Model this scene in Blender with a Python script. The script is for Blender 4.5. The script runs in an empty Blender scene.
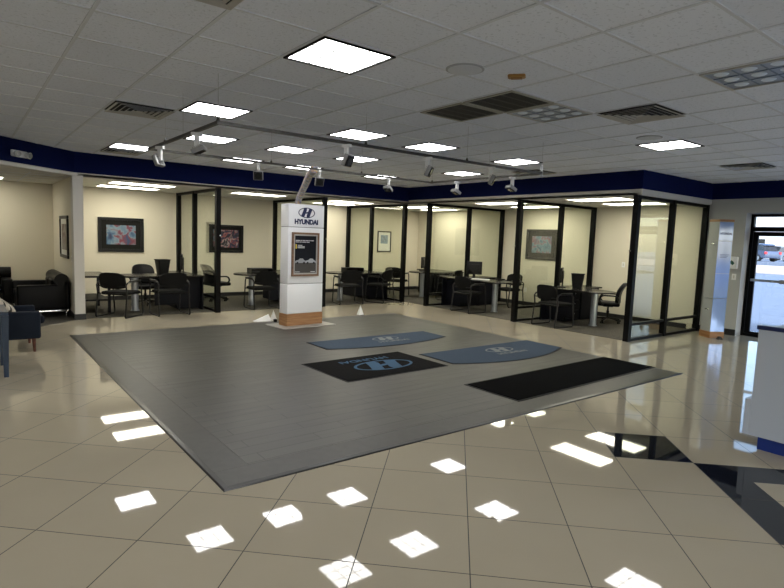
import bpy, bmesh, math, random
from mathutils import Vector, Matrix
random.seed(7)
PI = math.pi
COL = bpy.context.scene.collection

# ------------------------------------------------------------------ dims
HC = 3.026            # showroom ceiling
OC = 2.60             # office / lounge ceiling
TS = 0.6318; TX = 1.9553; TY = 3.3458     # ceiling grid module and origin
YF = 11.5; XF = 9.4   # front planes of the two office rows
YB = 14.3; XB = 12.15 # back walls

# ------------------------------------------------------------------ materials
def mat(name, col, rough=.5, metal=0., spec=.5, **kw):
    m = bpy.data.materials.new(name); m.use_nodes = True
    b = m.node_tree.nodes['Principled BSDF']
    b.inputs['Base Color'].default_value = (*col, 1)
    b.inputs['Roughness'].default_value = rough
    b.inputs['Metallic'].default_value = metal
    b.inputs['Specular IOR Level'].default_value = spec
    for k, v in kw.items(): b.inputs[k.replace('_', ' ')].default_value = v
    return m
def nodes(m): return m.node_tree.nodes, m.node_tree.links, m.node_tree.nodes['Principled BSDF']
def bump(m, scale, strength, dist=.002, detail=4, colvar=0., col=None):
    n, l, b = nodes(m)
    tc = n.new('ShaderNodeTexCoord'); nz = n.new('ShaderNodeTexNoise')
    nz.inputs['Scale'].default_value = scale; nz.inputs['Detail'].default_value = detail
    l.new(tc.outputs['Object'], nz.inputs['Vector'])
    bp = n.new('ShaderNodeBump'); bp.inputs['Strength'].default_value = strength; bp.inputs['Distance'].default_value = dist
    l.new(nz.outputs['Fac'], bp.inputs['Height']); l.new(bp.outputs['Normal'], b.inputs['Normal'])
    if colvar:
        c = b.inputs['Base Color'].default_value[:3]
        r = n.new('ShaderNodeValToRGB'); e = r.color_ramp.elements
        e[0].position = .35; e[1].position = .65
        e[0].color = (*[x*(1-colvar) for x in c], 1); e[1].color = (*[min(1, x*(1+colvar)) for x in c], 1)
        l.new(nz.outputs['Fac'], r.inputs['Fac']); l.new(r.outputs['Color'], b.inputs['Base Color'])
    return m
def emit(name, col, s):
    m = bpy.data.materials.new(name); m.use_nodes = True
    b = m.node_tree.nodes['Principled BSDF']
    b.inputs['Base Color'].default_value = (.8, .8, .8, 1)
    b.inputs['Emission Color'].default_value = (*col, 1); b.inputs['Emission Strength'].default_value = s
    return m
def glass_mat(name, tint=(.93, .95, .9), refl=1.0):
    m = bpy.data.materials.new(name); m.use_nodes = True
    n = m.node_tree.nodes; l = m.node_tree.links; n.remove(n['Principled BSDF'])
    t = n.new('ShaderNodeBsdfTransparent'); t.inputs['Color'].default_value = (*tint, 1)
    g = n.new('ShaderNodeBsdfGlossy'); g.inputs['Roughness'].default_value = .01
    g.inputs['Color'].default_value = (refl, refl, refl, 1)
    lw = n.new('ShaderNodeLayerWeight'); lw.inputs['Blend'].default_value = .5
    pw = n.new('ShaderNodeMath'); pw.operation = 'POWER'; pw.inputs[1].default_value = 4.5; l.new(lw.outputs['Facing'], pw.inputs[0])
    f = n.new('ShaderNodeMath'); f.operation = 'MULTIPLY_ADD'; f.inputs[1].default_value = .9; f.inputs[2].default_value = .045; l.new(pw.outputs[0], f.inputs[0])
    mx = n.new('ShaderNodeMixShader'); l.new(f.outputs[0], mx.inputs[0]); l.new(t.outputs[0], mx.inputs[1]); l.new(g.outputs[0], mx.inputs[2])
    l.new(mx.outputs[0], n['Material Output'].inputs['Surface'])
    return m

M = {}
M['wall'] = bump(mat('office_wall_paint', (.66, .615, .50), .75, spec=.25), 60, .12)
M['wall_grey'] = bump(mat('entry_wall_paint', (.44, .44, .42), .7, spec=.25), 60, .12)
M['trim_paint'] = mat('bulkhead_trim_paint', (.56, .54, .49), .6)
M['column_paint'] = mat('column_paint', (.60, .58, .53), .6)
M['blue'] = bump(mat('navy_bulkhead_paint', (.0025, .007, .055), .7, spec=.08), 40, .1)
M['base'] = mat('black_baseboard_vinyl', (.012, .012, .014), .5)
M['tbar'] = mat('ceiling_grid_metal', (.66, .69, .74), .45)
M['officeceil'] = bump(mat('office_ceiling_tile', (.70, .69, .64), .9), 90, .3)
M['black'] = mat('black_powder_metal', (.0025, .0025, .0026), .45, spec=.12)
M['plastic'] = mat('black_plastic', (.006, .006, .006), .4, spec=.3)
M['laminate'] = bump(mat('dark_laminate', (.014, .013, .013), .25, spec=.4), 30, .03)
M['panel'] = mat('navy_black_panel', (.005, .0055, .009), .5, spec=.15)
M['fabric'] = bump(mat('black_chair_fabric', (.010, .010, .010), .75), 250, .5, .003)
M['leather'] = bump(mat('black_leather', (.004, .004, .005), .42, spec=.12), 120, .25, .002)
M['vinyl'] = mat('grey_black_vinyl', (.03, .03, .032), .35)
M['chairframe'] = mat('charcoal_chair_frame', (.010, .010, .011), .35, spec=.35)
M['chrome'] = mat('chrome', (.7, .7, .72), .12, 1)
M['silver'] = mat('silver_laminated_leg', (.36, .38, .42), .3, .55)
M['alu'] = mat('brushed_aluminium', (.55, .56, .58), .3, .9)
M['white'] = mat('white_gloss_panel', (.80, .81, .84), .18)
M['whiteplastic'] = mat('white_plastic', (.78, .78, .76), .4)
M['greyhead'] = mat('grey_lamp_head', (.30, .30, .30), .4, .3)
M['lens'] = mat('dark_lens', (.02, .02, .02), .15)
M['navy'] = mat('navy_logo_blue', (.006, .014, .07), .4)
M['yellow'] = mat('yellow_print', (.75, .55, .05), .5)
M['print'] = mat('pale_print', (.6, .6, .62), .5)
M['poster'] = mat('dark_poster', (.006, .007, .012), .4, spec=.15)
M['posterfloor'] = mat('poster_grey', (.05, .043, .038), .4)
M['matblue'] = bump(mat('light_blue_carpet', (.062, .083, .112), .95), 300, .5, .004, colvar=.15)
M['matdark'] = bump(mat('charcoal_carpet', (.010, .0095, .0095), .95), 300, .5, .004, colvar=.2)
M['matblack'] = bump(mat('black_ribbed_rubber', (.0015, .0015, .0015), 1), 300, .6, .004)
M['rubber'] = mat('rubber_edge', (.02, .02, .021), .5)
M['logoblue'] = mat('logo_carpet_blue', (.065, .12, .19), .9)
M['logogrey'] = mat('logo_carpet_grey', (.22, .23, .22), .9)
M['counterwhite'] = mat('counter_white_laminate', (.44, .49, .58), .4)
M['counterblue'] = mat('counter_blue', (.006, .03, .22), .3)
M['counternavy'] = mat('counter_top_navy', (.006, .016, .09), .3)
M['bluefabric'] = bump(mat('navy_upholstery', (.006, .010, .020), .75, spec=.2), 200, .4)
M['bluewood'] = mat('blue_painted_wood', (.012, .026, .055), .4, spec=.3)
M['redwood'] = bump(mat('reddish_wood', (.09, .022, .010), .4), 20, .1, colvar=.3)
M['brown'] = mat('brown_sensor', (.32, .17, .04), .5)
M['return'] = mat('return_grille_metal', (.33, .32, .27), .5)
M['dark'] = mat('dark_void', (.015, .015, .015), .8)
M['vent'] = mat('diffuser_metal', (.46, .45, .42), .4, .2)
M['speakerg'] = mat('ceiling_speaker_paint', (.42, .44, .47), .8)
M['glass'] = glass_mat('partition_glass')
M['doorglass'] = glass_mat('storefront_glass', (.92, .95, .97))
M['lamp'] = emit('troffer_lamp', (1, .99, .975), 17.5)
M['striplamp'] = emit('office_strip_lamp', (1, .95, .79), 16.5)
M['offlamp'] = mat('unlit_lens', (.30, .35, .43), .3, .2)
M['dimple'] = mat('lens_dimple_glint', (.80, .88, .97), .3, .1)  # daylight glints on the dimples, painted as a bright pale blue
M['louver'] = mat('louver_white', (.14, .14, .13), .6, spec=.1)
M['louveroff'] = mat('louver_unlit', (.16, .20, .26), .4, .3)
M['photomat'] = mat('charcoal_mount_board', (.014, .014, .013), .8, spec=.1)
M['whitemat'] = mat('white_mount_board', (.75, .76, .72), .7)
M['tire'] = mat('tyre', (.015, .015, .015), .8)
M['asphalt'] = bump(mat('pale_asphalt', (.14, .175, .235), .85), 8, .2, colvar=.08)
M['kerb'] = mat('kerb_concrete', (.50, .42, .38), .85)
M['stucco'] = mat('pale_building', (.7, .7, .7), .9)
M['redsign'] = mat('red_sign', (.6, .02, .03), .5)

# wood (procedural grain)
def wood(name, c1, c2):
    m = mat(name, c1, .4); n, l, b = nodes(m)
    tc = n.new('ShaderNodeTexCoord'); mp = n.new('ShaderNodeMapping'); mp.inputs['Scale'].default_value = (1.5, 1.5, 22)
    nz = n.new('ShaderNodeTexNoise'); nz.inputs['Scale'].default_value = 2.2; nz.inputs['Detail'].default_value = 6
    r = n.new('ShaderNodeValToRGB'); e = r.color_ramp.elements
    e[0].position = .35; e[0].color = (*c1, 1); e[1].position = .7; e[1].color = (*c2, 1)
    l.new(tc.outputs['Object'], mp.inputs[0]); l.new(mp.outputs[0], nz.inputs['Vector'])
    l.new(nz.outputs['Fac'], r.inputs[0]); l.new(r.outputs[0], b.inputs['Base Color'])
    return m
M['wood'] = wood('oak_veneer', (.26, .12, .045), (.40, .21, .09))
M['woodframe'] = wood('brown_frame_wood', (.14, .07, .035), (.24, .13, .07))

# abstract art
def art(name, stops, scale, seed):
    m = mat(name, (.3, .3, .3), .35); n, l, b = nodes(m)
    tc = n.new('ShaderNodeTexCoord'); mp = n.new('ShaderNodeMapping'); mp.inputs['Location'].default_value = (seed, seed*.7, seed*1.3)
    nz = n.new('ShaderNodeTexNoise'); nz.inputs['Scale'].default_value = scale; nz.inputs['Detail'].default_value = 3
    nz.inputs['Distortion'].default_value = 1.2
    r = n.new('ShaderNodeValToRGB'); r.color_ramp.interpolation = 'LINEAR'
    e = r.color_ramp.elements
    while len(e) < len(stops): e.new(.5)
    for k, (p, c) in enumerate(stops): e[k].position = p; e[k].color = (*c, 1)
    l.new(tc.outputs['Object'], mp.inputs[0]); l.new(mp.outputs[0], nz.inputs['Vector'])
    l.new(nz.outputs['Fac'], r.inputs[0]); l.new(r.outputs[0], b.inputs['Base Color'])
    return m
M['art1'] = art('art_blue_red', [(.3, (0.017, 0.028, 0.077)), (.42, (0.055, 0.121, 0.209)), (.5, (0.165, 0.231, 0.275)), (.56, (0.165, 0.028, 0.044)), (.66, (0.028, 0.055, 0.121))], 3, 1.3)
M['art2'] = art('art_red_night', [(.34, (0.006, 0.006, 0.008)), (.45, (0.017, 0.022, 0.066)), (.52, (0.248, 0.044, 0.033)), (.58, (0.330, 0.275, 0.275)), (.66, (0.006, 0.006, 0.011))], 7, 4.1)
M['art3'] = art('art_pale_blue', [(.35, (.10, .18, .30)), (.5, (.28, .42, .52)), (.62, (.15, .2, .28))], 9, 2.2)
M['art4'] = art('art_teal_pink', [(.3, (0.028, 0.050, 0.088)), (.42, (0.072, 0.165, 0.220)), (.52, (0.176, 0.231, 0.275)), (.58, (0.209, 0.055, 0.072)), (.68, (0.055, 0.110, 0.176))], 6, 6.4)
M['art5'] = art('art_dark_red', [(.38, (0.028, 0.006, 0.008)), (.5, (0.077, 0.008, 0.011)), (.62, (0.275, 0.248, 0.231))], 3, 3.4)

# --- node maths for the tiled floor and panels
class NM:
    def __init__(s, m): s.n, s.l, s.b = nodes(m)
    def v(s, op, *a):
        k = s.n.new('ShaderNodeMath'); k.operation = op
        for i, x in enumerate(a):
            if isinstance(x, (int, float)): k.inputs[i].default_value = x
            else: s.l.new(x, k.inputs[i])
        return k.outputs[0]
    def mix(s, f, a, b):
        k = s.n.new('ShaderNodeMix'); k.data_type = 'RGBA'
        s.l.new(f, k.inputs[0])
        for i, x in ((6, a), (7, b)):
            if isinstance(x, tuple): k.inputs[i].default_value = (*x, 1)
            else: s.l.new(x, k.inputs[i])
        return k.outputs[2]
def floor_mat():
    m = mat('polished_porcelain_tile', (.5, .46, .38), .07); N = NM(m)
    N.b.inputs['Specular IOR Level'].default_value = .5
    tc = N.n.new('ShaderNodeTexCoord'); mp = N.n.new('ShaderNodeMapping')
    mp.vector_type = 'TEXTURE'
    mp.inputs['Location'].default_value = (.7058, 3.967, 0); mp.inputs['Rotation'].default_value = (0, 0, -.7729)
    mp.inputs['Scale'].default_value = (.6033, .6033, 1)
    N.l.new(tc.outputs['Object'], mp.inputs[0]); sp = N.n.new('ShaderNodeSeparateXYZ'); N.l.new(mp.outputs[0], sp.inputs[0])
    u, v = sp.outputs[0], sp.outputs[1]
    def line(c):
        f = N.v('FRACT', c); d = N.v('MINIMUM', f, N.v('SUBTRACT', 1., f)); return N.v('LESS_THAN', d, .0048)
    g = N.v('MAXIMUM', line(u), line(v))
    def box(x0, x1, y0, y1):
        a = N.v('MULTIPLY', N.v('GREATER_THAN', u, x0), N.v('LESS_THAN', u, x1))
        b = N.v('MULTIPLY', N.v('GREATER_THAN', v, y0), N.v('LESS_THAN', v, y1)); return N.v('MULTIPLY', a, b)
    ring = N.v('MULTIPLY', box(7, 9, 0, 2), N.v('SUBTRACT', 1., box(7.5, 8.5, .5, 1.5)))
    blk = N.v('MAXIMUM', ring, box(6, 7, 2, 3))
    # per tile tone
    cb = N.n.new('ShaderNodeCombineXYZ'); N.l.new(N.v('FLOOR', u), cb.inputs[0]); N.l.new(N.v('FLOOR', v), cb.inputs[1])
    wn = N.n.new('ShaderNodeTexWhiteNoise'); N.l.new(cb.outputs[0], wn.inputs['Vector'])
    nz = N.n.new('ShaderNodeTexNoise'); nz.inputs['Scale'].default_value = 3; nz.inputs['Detail'].default_value = 5
    N.l.new(tc.outputs['Object'], nz.inputs['Vector'])
    k = N.v('ADD', N.v('MULTIPLY', wn.outputs['Value'], .5), N.v('MULTIPLY', nz.outputs['Fac'], .5))
    base = N.mix(k, (.41, .36, .27), (.46, .405, .305))
    c = N.mix(blk, base, (.012, .014, .02))
    c = N.mix(g, c, (.022, .02, .018))
    N.l.new(c, N.b.inputs['Base Color'])
    N.l.new(N.v('ADD', .03, N.v('MULTIPLY', g, .5)), N.b.inputs['Roughness'])
    nb = N.n.new('ShaderNodeTexNoise'); nb.inputs['Scale'].default_value = 2.5; nb.inputs['Detail'].default_value = 1
    N.l.new(tc.outputs['Object'], nb.inputs['Vector'])
    bp = N.n.new('ShaderNodeBump'); bp.inputs['Strength'].default_value = .0; bp.inputs['Distance'].default_value = .01
    N.l.new(nb.outputs['Fac'], bp.inputs['Height']); N.l.new(bp.outputs[0], N.b.inputs['Normal'])
    return m
M['floor'] = floor_mat()
def plank_mat():
    m = mat('grey_plank_surface', (.1, .1, .095), .4); N = NM(m)
    tc = N.n.new('ShaderNodeTexCoord')
    br = N.n.new('ShaderNodeTexBrick'); br.inputs['Scale'].default_value = 1
    br.inputs['Brick Width'].default_value = .92; br.inputs['Row Height'].default_value = .152
    br.inputs['Mortar Size'].default_value = .004; br.inputs['Mortar Smooth'].default_value = 0
    br.inputs['Color1'].default_value = (.040, .038, .033, 1); br.inputs['Color2'].default_value = (.050, .048, .041, 1)
    br.inputs['Mortar'].default_value = (.008, .0075, .007, 1); br.offset = .37
    N.l.new(tc.outputs['Object'], br.inputs['Vector'])
    mp = N.n.new('ShaderNodeMapping'); mp.inputs['Scale'].default_value = (1.2, 9, 1)
    nz = N.n.new('ShaderNodeTexNoise'); nz.inputs['Scale'].default_value = 1.6; nz.inputs['Detail'].default_value = 8
    N.l.new(tc.outputs['Object'], mp.inputs[0]); N.l.new(mp.outputs[0], nz.inputs['Vector'])
    k = N.n.new('ShaderNodeMix'); k.data_type = 'RGBA'; k.blend_type = 'MULTIPLY'; k.inputs[0].default_value = .5
    r = N.n.new('ShaderNodeValToRGB'); e = r.color_ramp.elements; e[0].position = .3; e[0].color = (.55, .55, .55, 1); e[1].position = .7; e[1].color = (1.3, 1.3, 1.3, 1)
    N.l.new(nz.outputs['Fac'], r.inputs[0]); N.l.new(br.outputs['Color'], k.inputs[6]); N.l.new(r.outputs[0], k.inputs[7])
    N.l.new(k.outputs[2], N.b.inputs['Base Color'])
    rr = N.v('ADD', .3, N.v('MULTIPLY', nz.outputs['Fac'], .22)); N.l.new(rr, N.b.inputs['Roughness'])
    return m
M['plank'] = plank_mat()
M['plankborder'] = bump(mat('grey_border_strip', (.036, .034, .030), .42), 14, .05, colvar=.12)
for k in ('matblue', 'matdark', 'matblack', 'rubber', 'fabric', 'logoblue', 'logogrey'):
    M[k].node_tree.nodes['Principled BSDF'].inputs['Specular IOR Level'].default_value = .06
def carpet_mat():
    m = mat('dark_office_carpet', (.085, .078, .066), .95, spec=.1); return bump(m, 45, .5, .004, 8, .35)
M['carpet'] = carpet_mat()
def ceil_mat():
    m = mat('mineral_fibre_tile', (.62, .62, .61), .9, spec=.15); N = NM(m)
    tc = N.n.new('ShaderNodeTexCoord')
    nz = N.n.new('ShaderNodeTexNoise'); nz.inputs['Scale'].default_value = 75; nz.inputs['Detail'].default_value = 4
    N.l.new(tc.outputs['Object'], nz.inputs['Vector'])
    vo = N.n.new('ShaderNodeTexNoise'); vo.inputs['Scale'].default_value = 38; vo.inputs['Detail'].default_value = 2
    N.l.new(tc.outputs['Object'], vo.inputs['Vector'])
    pit = N.v('LESS_THAN', vo.outputs['Fac'], .38)
    mp = N.n.new('ShaderNodeMapping'); mp.vector_type = 'TEXTURE'; mp.inputs['Location'].default_value = (TX, TY, 0); mp.inputs['Scale'].default_value = (TS, TS, 1)
    N.l.new(tc.outputs['Object'], mp.inputs[0]); sp = N.n.new('ShaderNodeSeparateXYZ'); N.l.new(mp.outputs[0], sp.inputs[0])
    cb = N.n.new('ShaderNodeCombineXYZ'); N.l.new(N.v('FLOOR', sp.outputs[0]), cb.inputs[0]); N.l.new(N.v('FLOOR', sp.outputs[1]), cb.inputs[1])
    wn = N.n.new('ShaderNodeTexWhiteNoise'); N.l.new(cb.outputs[0], wn.inputs['Vector'])
    base = N.mix(wn.outputs['Value'], (.78, .82, .90), (.84, .88, .96))
    c = N.mix(pit, base, (.68, .72, .79)); N.l.new(c, N.b.inputs['Base Color'])
    bp = N.n.new('ShaderNodeBump'); bp.inputs['Strength'].default_value = .5; bp.inputs['Distance'].default_value = .004
    N.l.new(nz.outputs['Fac'], bp.inputs['Height']); N.l.new(bp.outputs[0], N.b.inputs['Normal'])
    return m
M['ceiling'] = ceil_mat()
def sleeve_mat():
    m = mat('mottled_sleeve', (.4, .4, .42), .5); n, l, b = nodes(m)
    tc = n.new('ShaderNodeTexCoord'); vo = n.new('ShaderNodeTexVoronoi'); vo.inputs['Scale'].default_value = 22
    l.new(tc.outputs['Object'], vo.inputs['Vector'])
    r = n.new('ShaderNodeValToRGB'); e = r.color_ramp.elements
    for p, c in ((.0, (.15, .15, .22)), (.35, (.45, .45, .5)), (.6, (.25, .2, .3)), (.75, (.55, .35, .12)), (1, (.6, .6, .6))):
        if p in (0., 1.): e[int(p) if p == 0 else len(e)-1].color = (*c, 1)
        else: x = e.new(p); x.color = (*c, 1)
    sp = n.new('ShaderNodeSeparateColor'); l.new(vo.outputs['Color'], sp.inputs[0]); l.new(sp.outputs[0], r.inputs[0]); l.new(r.outputs[0], b.inputs['Base Color'])
    return m
M['sleeve'] = sleeve_mat()

# ------------------------------------------------------------------ mesh helpers
def B(): return bmesh.new()
def box(bm, x0, x1, y0, y1, z0, z1, bev=0., seg=2, rot=None):
    t = bmesh.new(); bmesh.ops.create_cube(t, size=1)
    for v in t.verts: v.co = Vector(((x0+x1)/2+v.co.x*(x1-x0), (y0+y1)/2+v.co.y*(y1-y0), (z0+z1)/2+v.co.z*(z1-z0)))
    if bev: bmesh.ops.bevel(t, geom=t.edges[:], offset=bev, segments=seg, affect='EDGES', profile=.5)
    if rot: bmesh.ops.transform(t, matrix=rot, verts=t.verts)
    merge(bm, t); return bm
def merge(bm, t):
    me = bpy.data.meshes.new('t'); t.to_mesh(me); t.free(); bm.from_mesh(me); bpy.data.meshes.remove(me)
def cyl(bm, p0, p1, r0, r1=None, seg=20):
    r1 = r0 if r1 is None else r1; p0, p1 = Vector(p0), Vector(p1); d = p1-p0
    t = bmesh.new(); bmesh.ops.create_cone(t, cap_ends=True, segments=seg, radius1=r0, radius2=r1, depth=d.length)
    q = Vector((0, 0, 1)).rotation_difference(d.normalized())
    bmesh.ops.transform(t, matrix=Matrix.Translation((p0+p1)/2) @ q.to_matrix().to_4x4(), verts=t.verts)
    merge(bm, t); return bm
def tube(bm, pts, r, seg=8, closed=False, flat=1.):
    pts = [Vector(p) for p in pts]; n = len(pts); rings = []; prev = None
    for i, p in enumerate(pts):
        a = pts[(i-1) % n] if (closed or i) else p; b = pts[(i+1) % n] if (closed or i < n-1) else p
        t = (b-a).normalized()
        up = prev if prev is not None else (Vector((1, 0, 0)) if abs(t.x) < .9 else Vector((0, 1, 0)))
        s = (up - t*up.dot(t)).normalized(); prev = s; w = t.cross(s)
        rings.append([bm.verts.new(p + (s*math.cos(2*PI*k/seg)*flat + w*math.sin(2*PI*k/seg))*r) for k in range(seg)])
    for i in range(n if closed else n-1):
        A, C = rings[i], rings[(i+1) % n]
        for k in range(seg): bm.faces.new((A[k], A[(k+1) % seg], C[(k+1) % seg], C[k]))
    if not closed: bm.faces.new(rings[0][::-1]); bm.faces.new(rings[-1])
    return bm
def rounded(pts, r=.05, n=4, closed=False):
    pts = [Vector(p) for p in pts]; out = []; N = len(pts)
    for i, p in enumerate(pts):
        if not closed and i in (0, N-1): out.append(p); continue
        a, b = pts[(i-1) % N], pts[(i+1) % N]
        ra = min(r, (a-p).length*.45); rb = min(r, (b-p).length*.45)
        A = p+(a-p).normalized()*ra; C = p+(b-p).normalized()*rb
        for k in range(n+1):
            t = k/n; out.append(A*(1-t)**2+p*2*t*(1-t)+C*t*t)
    return out
def prism(bm, pts, z0, z1, f=None):
    """pts: 2-D outline; f maps (x,y,z) to world"""
    f = f or (lambda x, y, z: (x, y, z))
    lo = [bm.verts.new(f(x, y, z0)) for x, y in pts]; hi = [bm.verts.new(f(x, y, z1)) for x, y in pts]
    n = len(pts)
    bm.faces.new(lo[::-1]); bm.faces.new(hi)
    for i in range(n): bm.faces.new((lo[i], lo[(i+1) % n], hi[(i+1) % n], hi[i]))
    return bm
def lathe(bm, prof, seg=24, c=(0, 0)):
    rings = [[bm.verts.new((c[0]+r*math.cos(2*PI*k/seg), c[1]+r*math.sin(2*PI*k/seg), z)) for k in range(seg)] for r, z in prof]
    for A, C in zip(rings, rings[1:]):
        for k in range(seg): bm.faces.new((A[k], A[(k+1) % seg], C[(k+1) % seg], C[k]))
    bm.faces.new(rings[0][::-1]); bm.faces.new(rings[-1]); return bm
def obj(name, bm, m, parent=None, smooth=False, label=None):
    bmesh.ops.recalc_face_normals(bm, faces=bm.faces[:])
    me = bpy.data.meshes.new(name); bm.to_mesh(me); bm.free()
    for mm in (m if isinstance(m, (list, tuple)) else [m]): me.materials.append(mm)
    o = bpy.data.objects.new(name, me); COL.objects.link(o)
    if parent is not None: o.parent = parent
    if smooth:
        for p in me.polygons: p.use_smooth = True
        try: me.set_sharp_from_angle(angle=math.radians(42))
        except Exception: pass
    if label: o['label'] = label
    return o
def tag(o, label, cat, group=None, kind=None):
    o['label'] = label; o['category'] = cat
    if group: o['group'] = group
    if kind: o['kind'] = kind
    return o
def thing(name, label, cat, loc=(0, 0, 0), rz=0., group=None):
    o = bpy.data.objects.new(name, None); COL.objects.link(o); o.location = loc; o.rotation_euler = (0, 0, rz)
    o.empty_display_size = .1
    return tag(o, label, cat, group)
def struct(name, bm, m, parent=None, smooth=False):
    o = obj(name, bm, m, parent, smooth)
    if parent is None: o['kind'] = 'structure'
    return o
def copy_tree(o, parent=None):
    c = o.copy(); COL.objects.link(c)
    if parent is not None: c.parent = parent
    for ch in list(o.children): copy_tree(ch, c)
    return c
class Proto:
    """first placement moves the object itself, later ones copy it"""
    def __init__(s, root): s.root = root; s.used = False
    def put(s, loc, rz, label, group=None):
        o = copy_tree(s.root) if s.used else s.root
        s.used = True; o.location = loc; o.rotation_euler = (0, 0, rz); o['label'] = label
        if group: o['group'] = group
        return o

# ------------------------------------------------------------------ room shell
XW, YS = -6.0, -6.0     # unseen left wall and rear wall
struct('floor', box(B(), XW, XB+.45, YS, YB+.1, -.1, 0), M['floor'])
# carpets: left row, right row, lounge (5 mm thick)
cb = B(); prism(cb, [(1.7, YF+.05), (XF+.02, YF+.05), (XF+.02, 5.3), (XB, 5.3), (XB, YB), (1.7, YB)], 0, .006)
co = obj('floor', cb, M['carpet']); co['kind'] = 'structure'
cb = B(); prism(cb, [(1.7, YF+.0), (1.0, 10.88), (XW, 4.58), (XW, YB), (1.7, YB)], 0, .0055)
co = obj('floor', cb, M['carpet']); co['kind'] = 'structure'

# showroom ceiling (footprint follows the bulkheads)
cb = B(); prism(cb, [(XW, YS), (XB+.2, YS), (XB+.2, 5.11), (XF, 5.11), (XF, YF), (1.66, YF), (XW, 4.5)], HC, HC+.08)
struct('ceiling', cb, M['ceiling'])
# grid of T bars
g = B()
def clip_y(x):   # upper limit of y for a bar at x
    if x < 1.66: return YF + (x-1.66)*.914
    return YF if x < XF else 5.15
def clip_x(y):
    lo = XW if y <= 4.5 else 1.66+(y-YF)/.914
    return lo, (XF if y > 5.15 else XB)
for i in range(-12, 18):
    x = TX+i*TS
    if XW < x < XB: box(g, x-.012, x+.012, YS, clip_y(x), HC-.006, HC+.002)
for j in range(-14, 14):
    y = TY+j*TS
    if YS < y < YF:
        lo, hi = clip_x(y); box(g, lo, hi, y-.012, y+.012, HC-.0055, HC+.002)
struct('trim_1', g, M['tbar'])

# office + lounge ceilings
cb = B(); prism(cb, [(1.7, YF), (XF, YF), (XF, 5.2), (XB, 5.2), (XB, YB), (1.7, YB)], OC, OC+.04)
struct('ceiling', cb, M['officeceil'])
cb = B(); prism(cb, [(1.72, YF), (XW, 4.5), (XW, YB), (1.72, YB)], OC, OC+.04)
struct('ceiling', cb, M['officeceil'])
# lounge ceiling grid strips
g = B()
for x in (-1.0, .35, 1.0): box(g, x-.012, x+.012, YF, YB, OC-.005, OC)
for y in (11.9, 12.5, 13.1, 13.7): box(g, -4, 1.6, y-.012, y+.012, OC-.0055, OC)
struct('trim_2', g, M['tbar'])

# bulkheads: navy band over a pale trim
def bulk(name, pts, z0, z1, m):
    cb = B(); prism(cb, pts, z0, z1); return struct(name, cb, m)
d = .14
L0 = (XW, YF-(1.66-XW)*.914)
runs = {'left': [(1.66, YF), (XF, YF), (XF+d, YF+d), (1.60, YF+d)],
        'lounge': [L0, (1.66, YF), (1.60, YF+d), (L0[0], L0[1]+d*1.35)],
        'right': [(XF, YF), (XF, 5.11), (XF+d, 5.11+d), (XF+d, YF+d)],
        'entry': [(XF, 5.11), (XB, 5.11), (XB, 5.11+d), (XF+d, 5.11+d)]}
for k, pts in runs.items():
    zb = 2.66 if k in ('left', 'lounge') else 2.70
    bulk('wall_bulkhead_'+k, pts, zb, HC, M['blue'])
    bulk('wall_soffit_'+k, pts, 2.595, zb, M['trim_paint'])

# walls
struct('wall_back', box(B(), XW, XB+.2, YB, YB+.15, 0, HC), M['wall'])
# right wall of the offices
struct('wall_right', box(B(), XB, XB+.45, 5.22, YB, 0, HC), M['wall'])
# entry wall: pier, header above the door, blue band
DY1, DY0 = 4.45, 3.10        # door opening y range
struct('wall_entry', box(B(), XB, XB+.45, DY1, 5.22, 0, 2.705), M['wall_grey'])
struct('wall_header', box(B(), XB, XB+.45, YS, DY1, 2.43, 2.705), M['wall_grey'])
struct('wall_band', box(B(), XB-.01, XB+.45, YS, 5.11, 2.705, HC), M['blue'])
struct('wall_storefront', box(B(), XB, XB+.45, YS, DY0-.35, 0, .35), M['wall_grey'])
struct('wall_pier', box(B(), XB, XB+.45, DY0-.35, DY0, 0, 2.43), M['wall_grey'])
struct('wall_left', box(B(), XW-.15, XW, YS, YB+.15, 0, HC), M['wall'])
struct('wall_front', box(B(), XW-.15, XB+.25, YS-.15, YS, 2.43, HC), M['wall_grey'])
struct('wall_front', box(B(), XW-.15, XB+.25, YS-.15, YS, 0, .35), M['wall_grey'])
# wall between lounge and first office, with the pale column end
struct('wall_lounge', box(B(), 1.64, 1.76, YF+.20, YB, 0, OC), M['wall'])
struct('wall_column', box(B(), 1.625, 1.795, YF-.02, YF+.20, 0, 2.62, .004, 1), M['column_paint'])
# baseboards
H_ = .105
struct('baseboard_back', box(B(), 1.80, XB, YB-.012, YB, 0, H_), M['base'])
struct('baseboard_lounge', box(B(), XW, 1.64, YB-.012, YB, 0, H_), M['base'])
struct('baseboard_right', box(B(), XB-.012, XB, 5.4, YB-.012, 0, H_), M['base'])
struct('baseboard_entry', box(B(), XB-.012, XB, DY1, 5.28, 0, H_+.02), M['base'])
bb = B(); box(bb, 1.615, 1.805, YF-.03, YF+.21, 0, H_); box(bb, 1.628, 1.772, YF+.21, YB-.012, 0, H_)
struct('baseboard_column', bb, M['base'])

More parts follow.
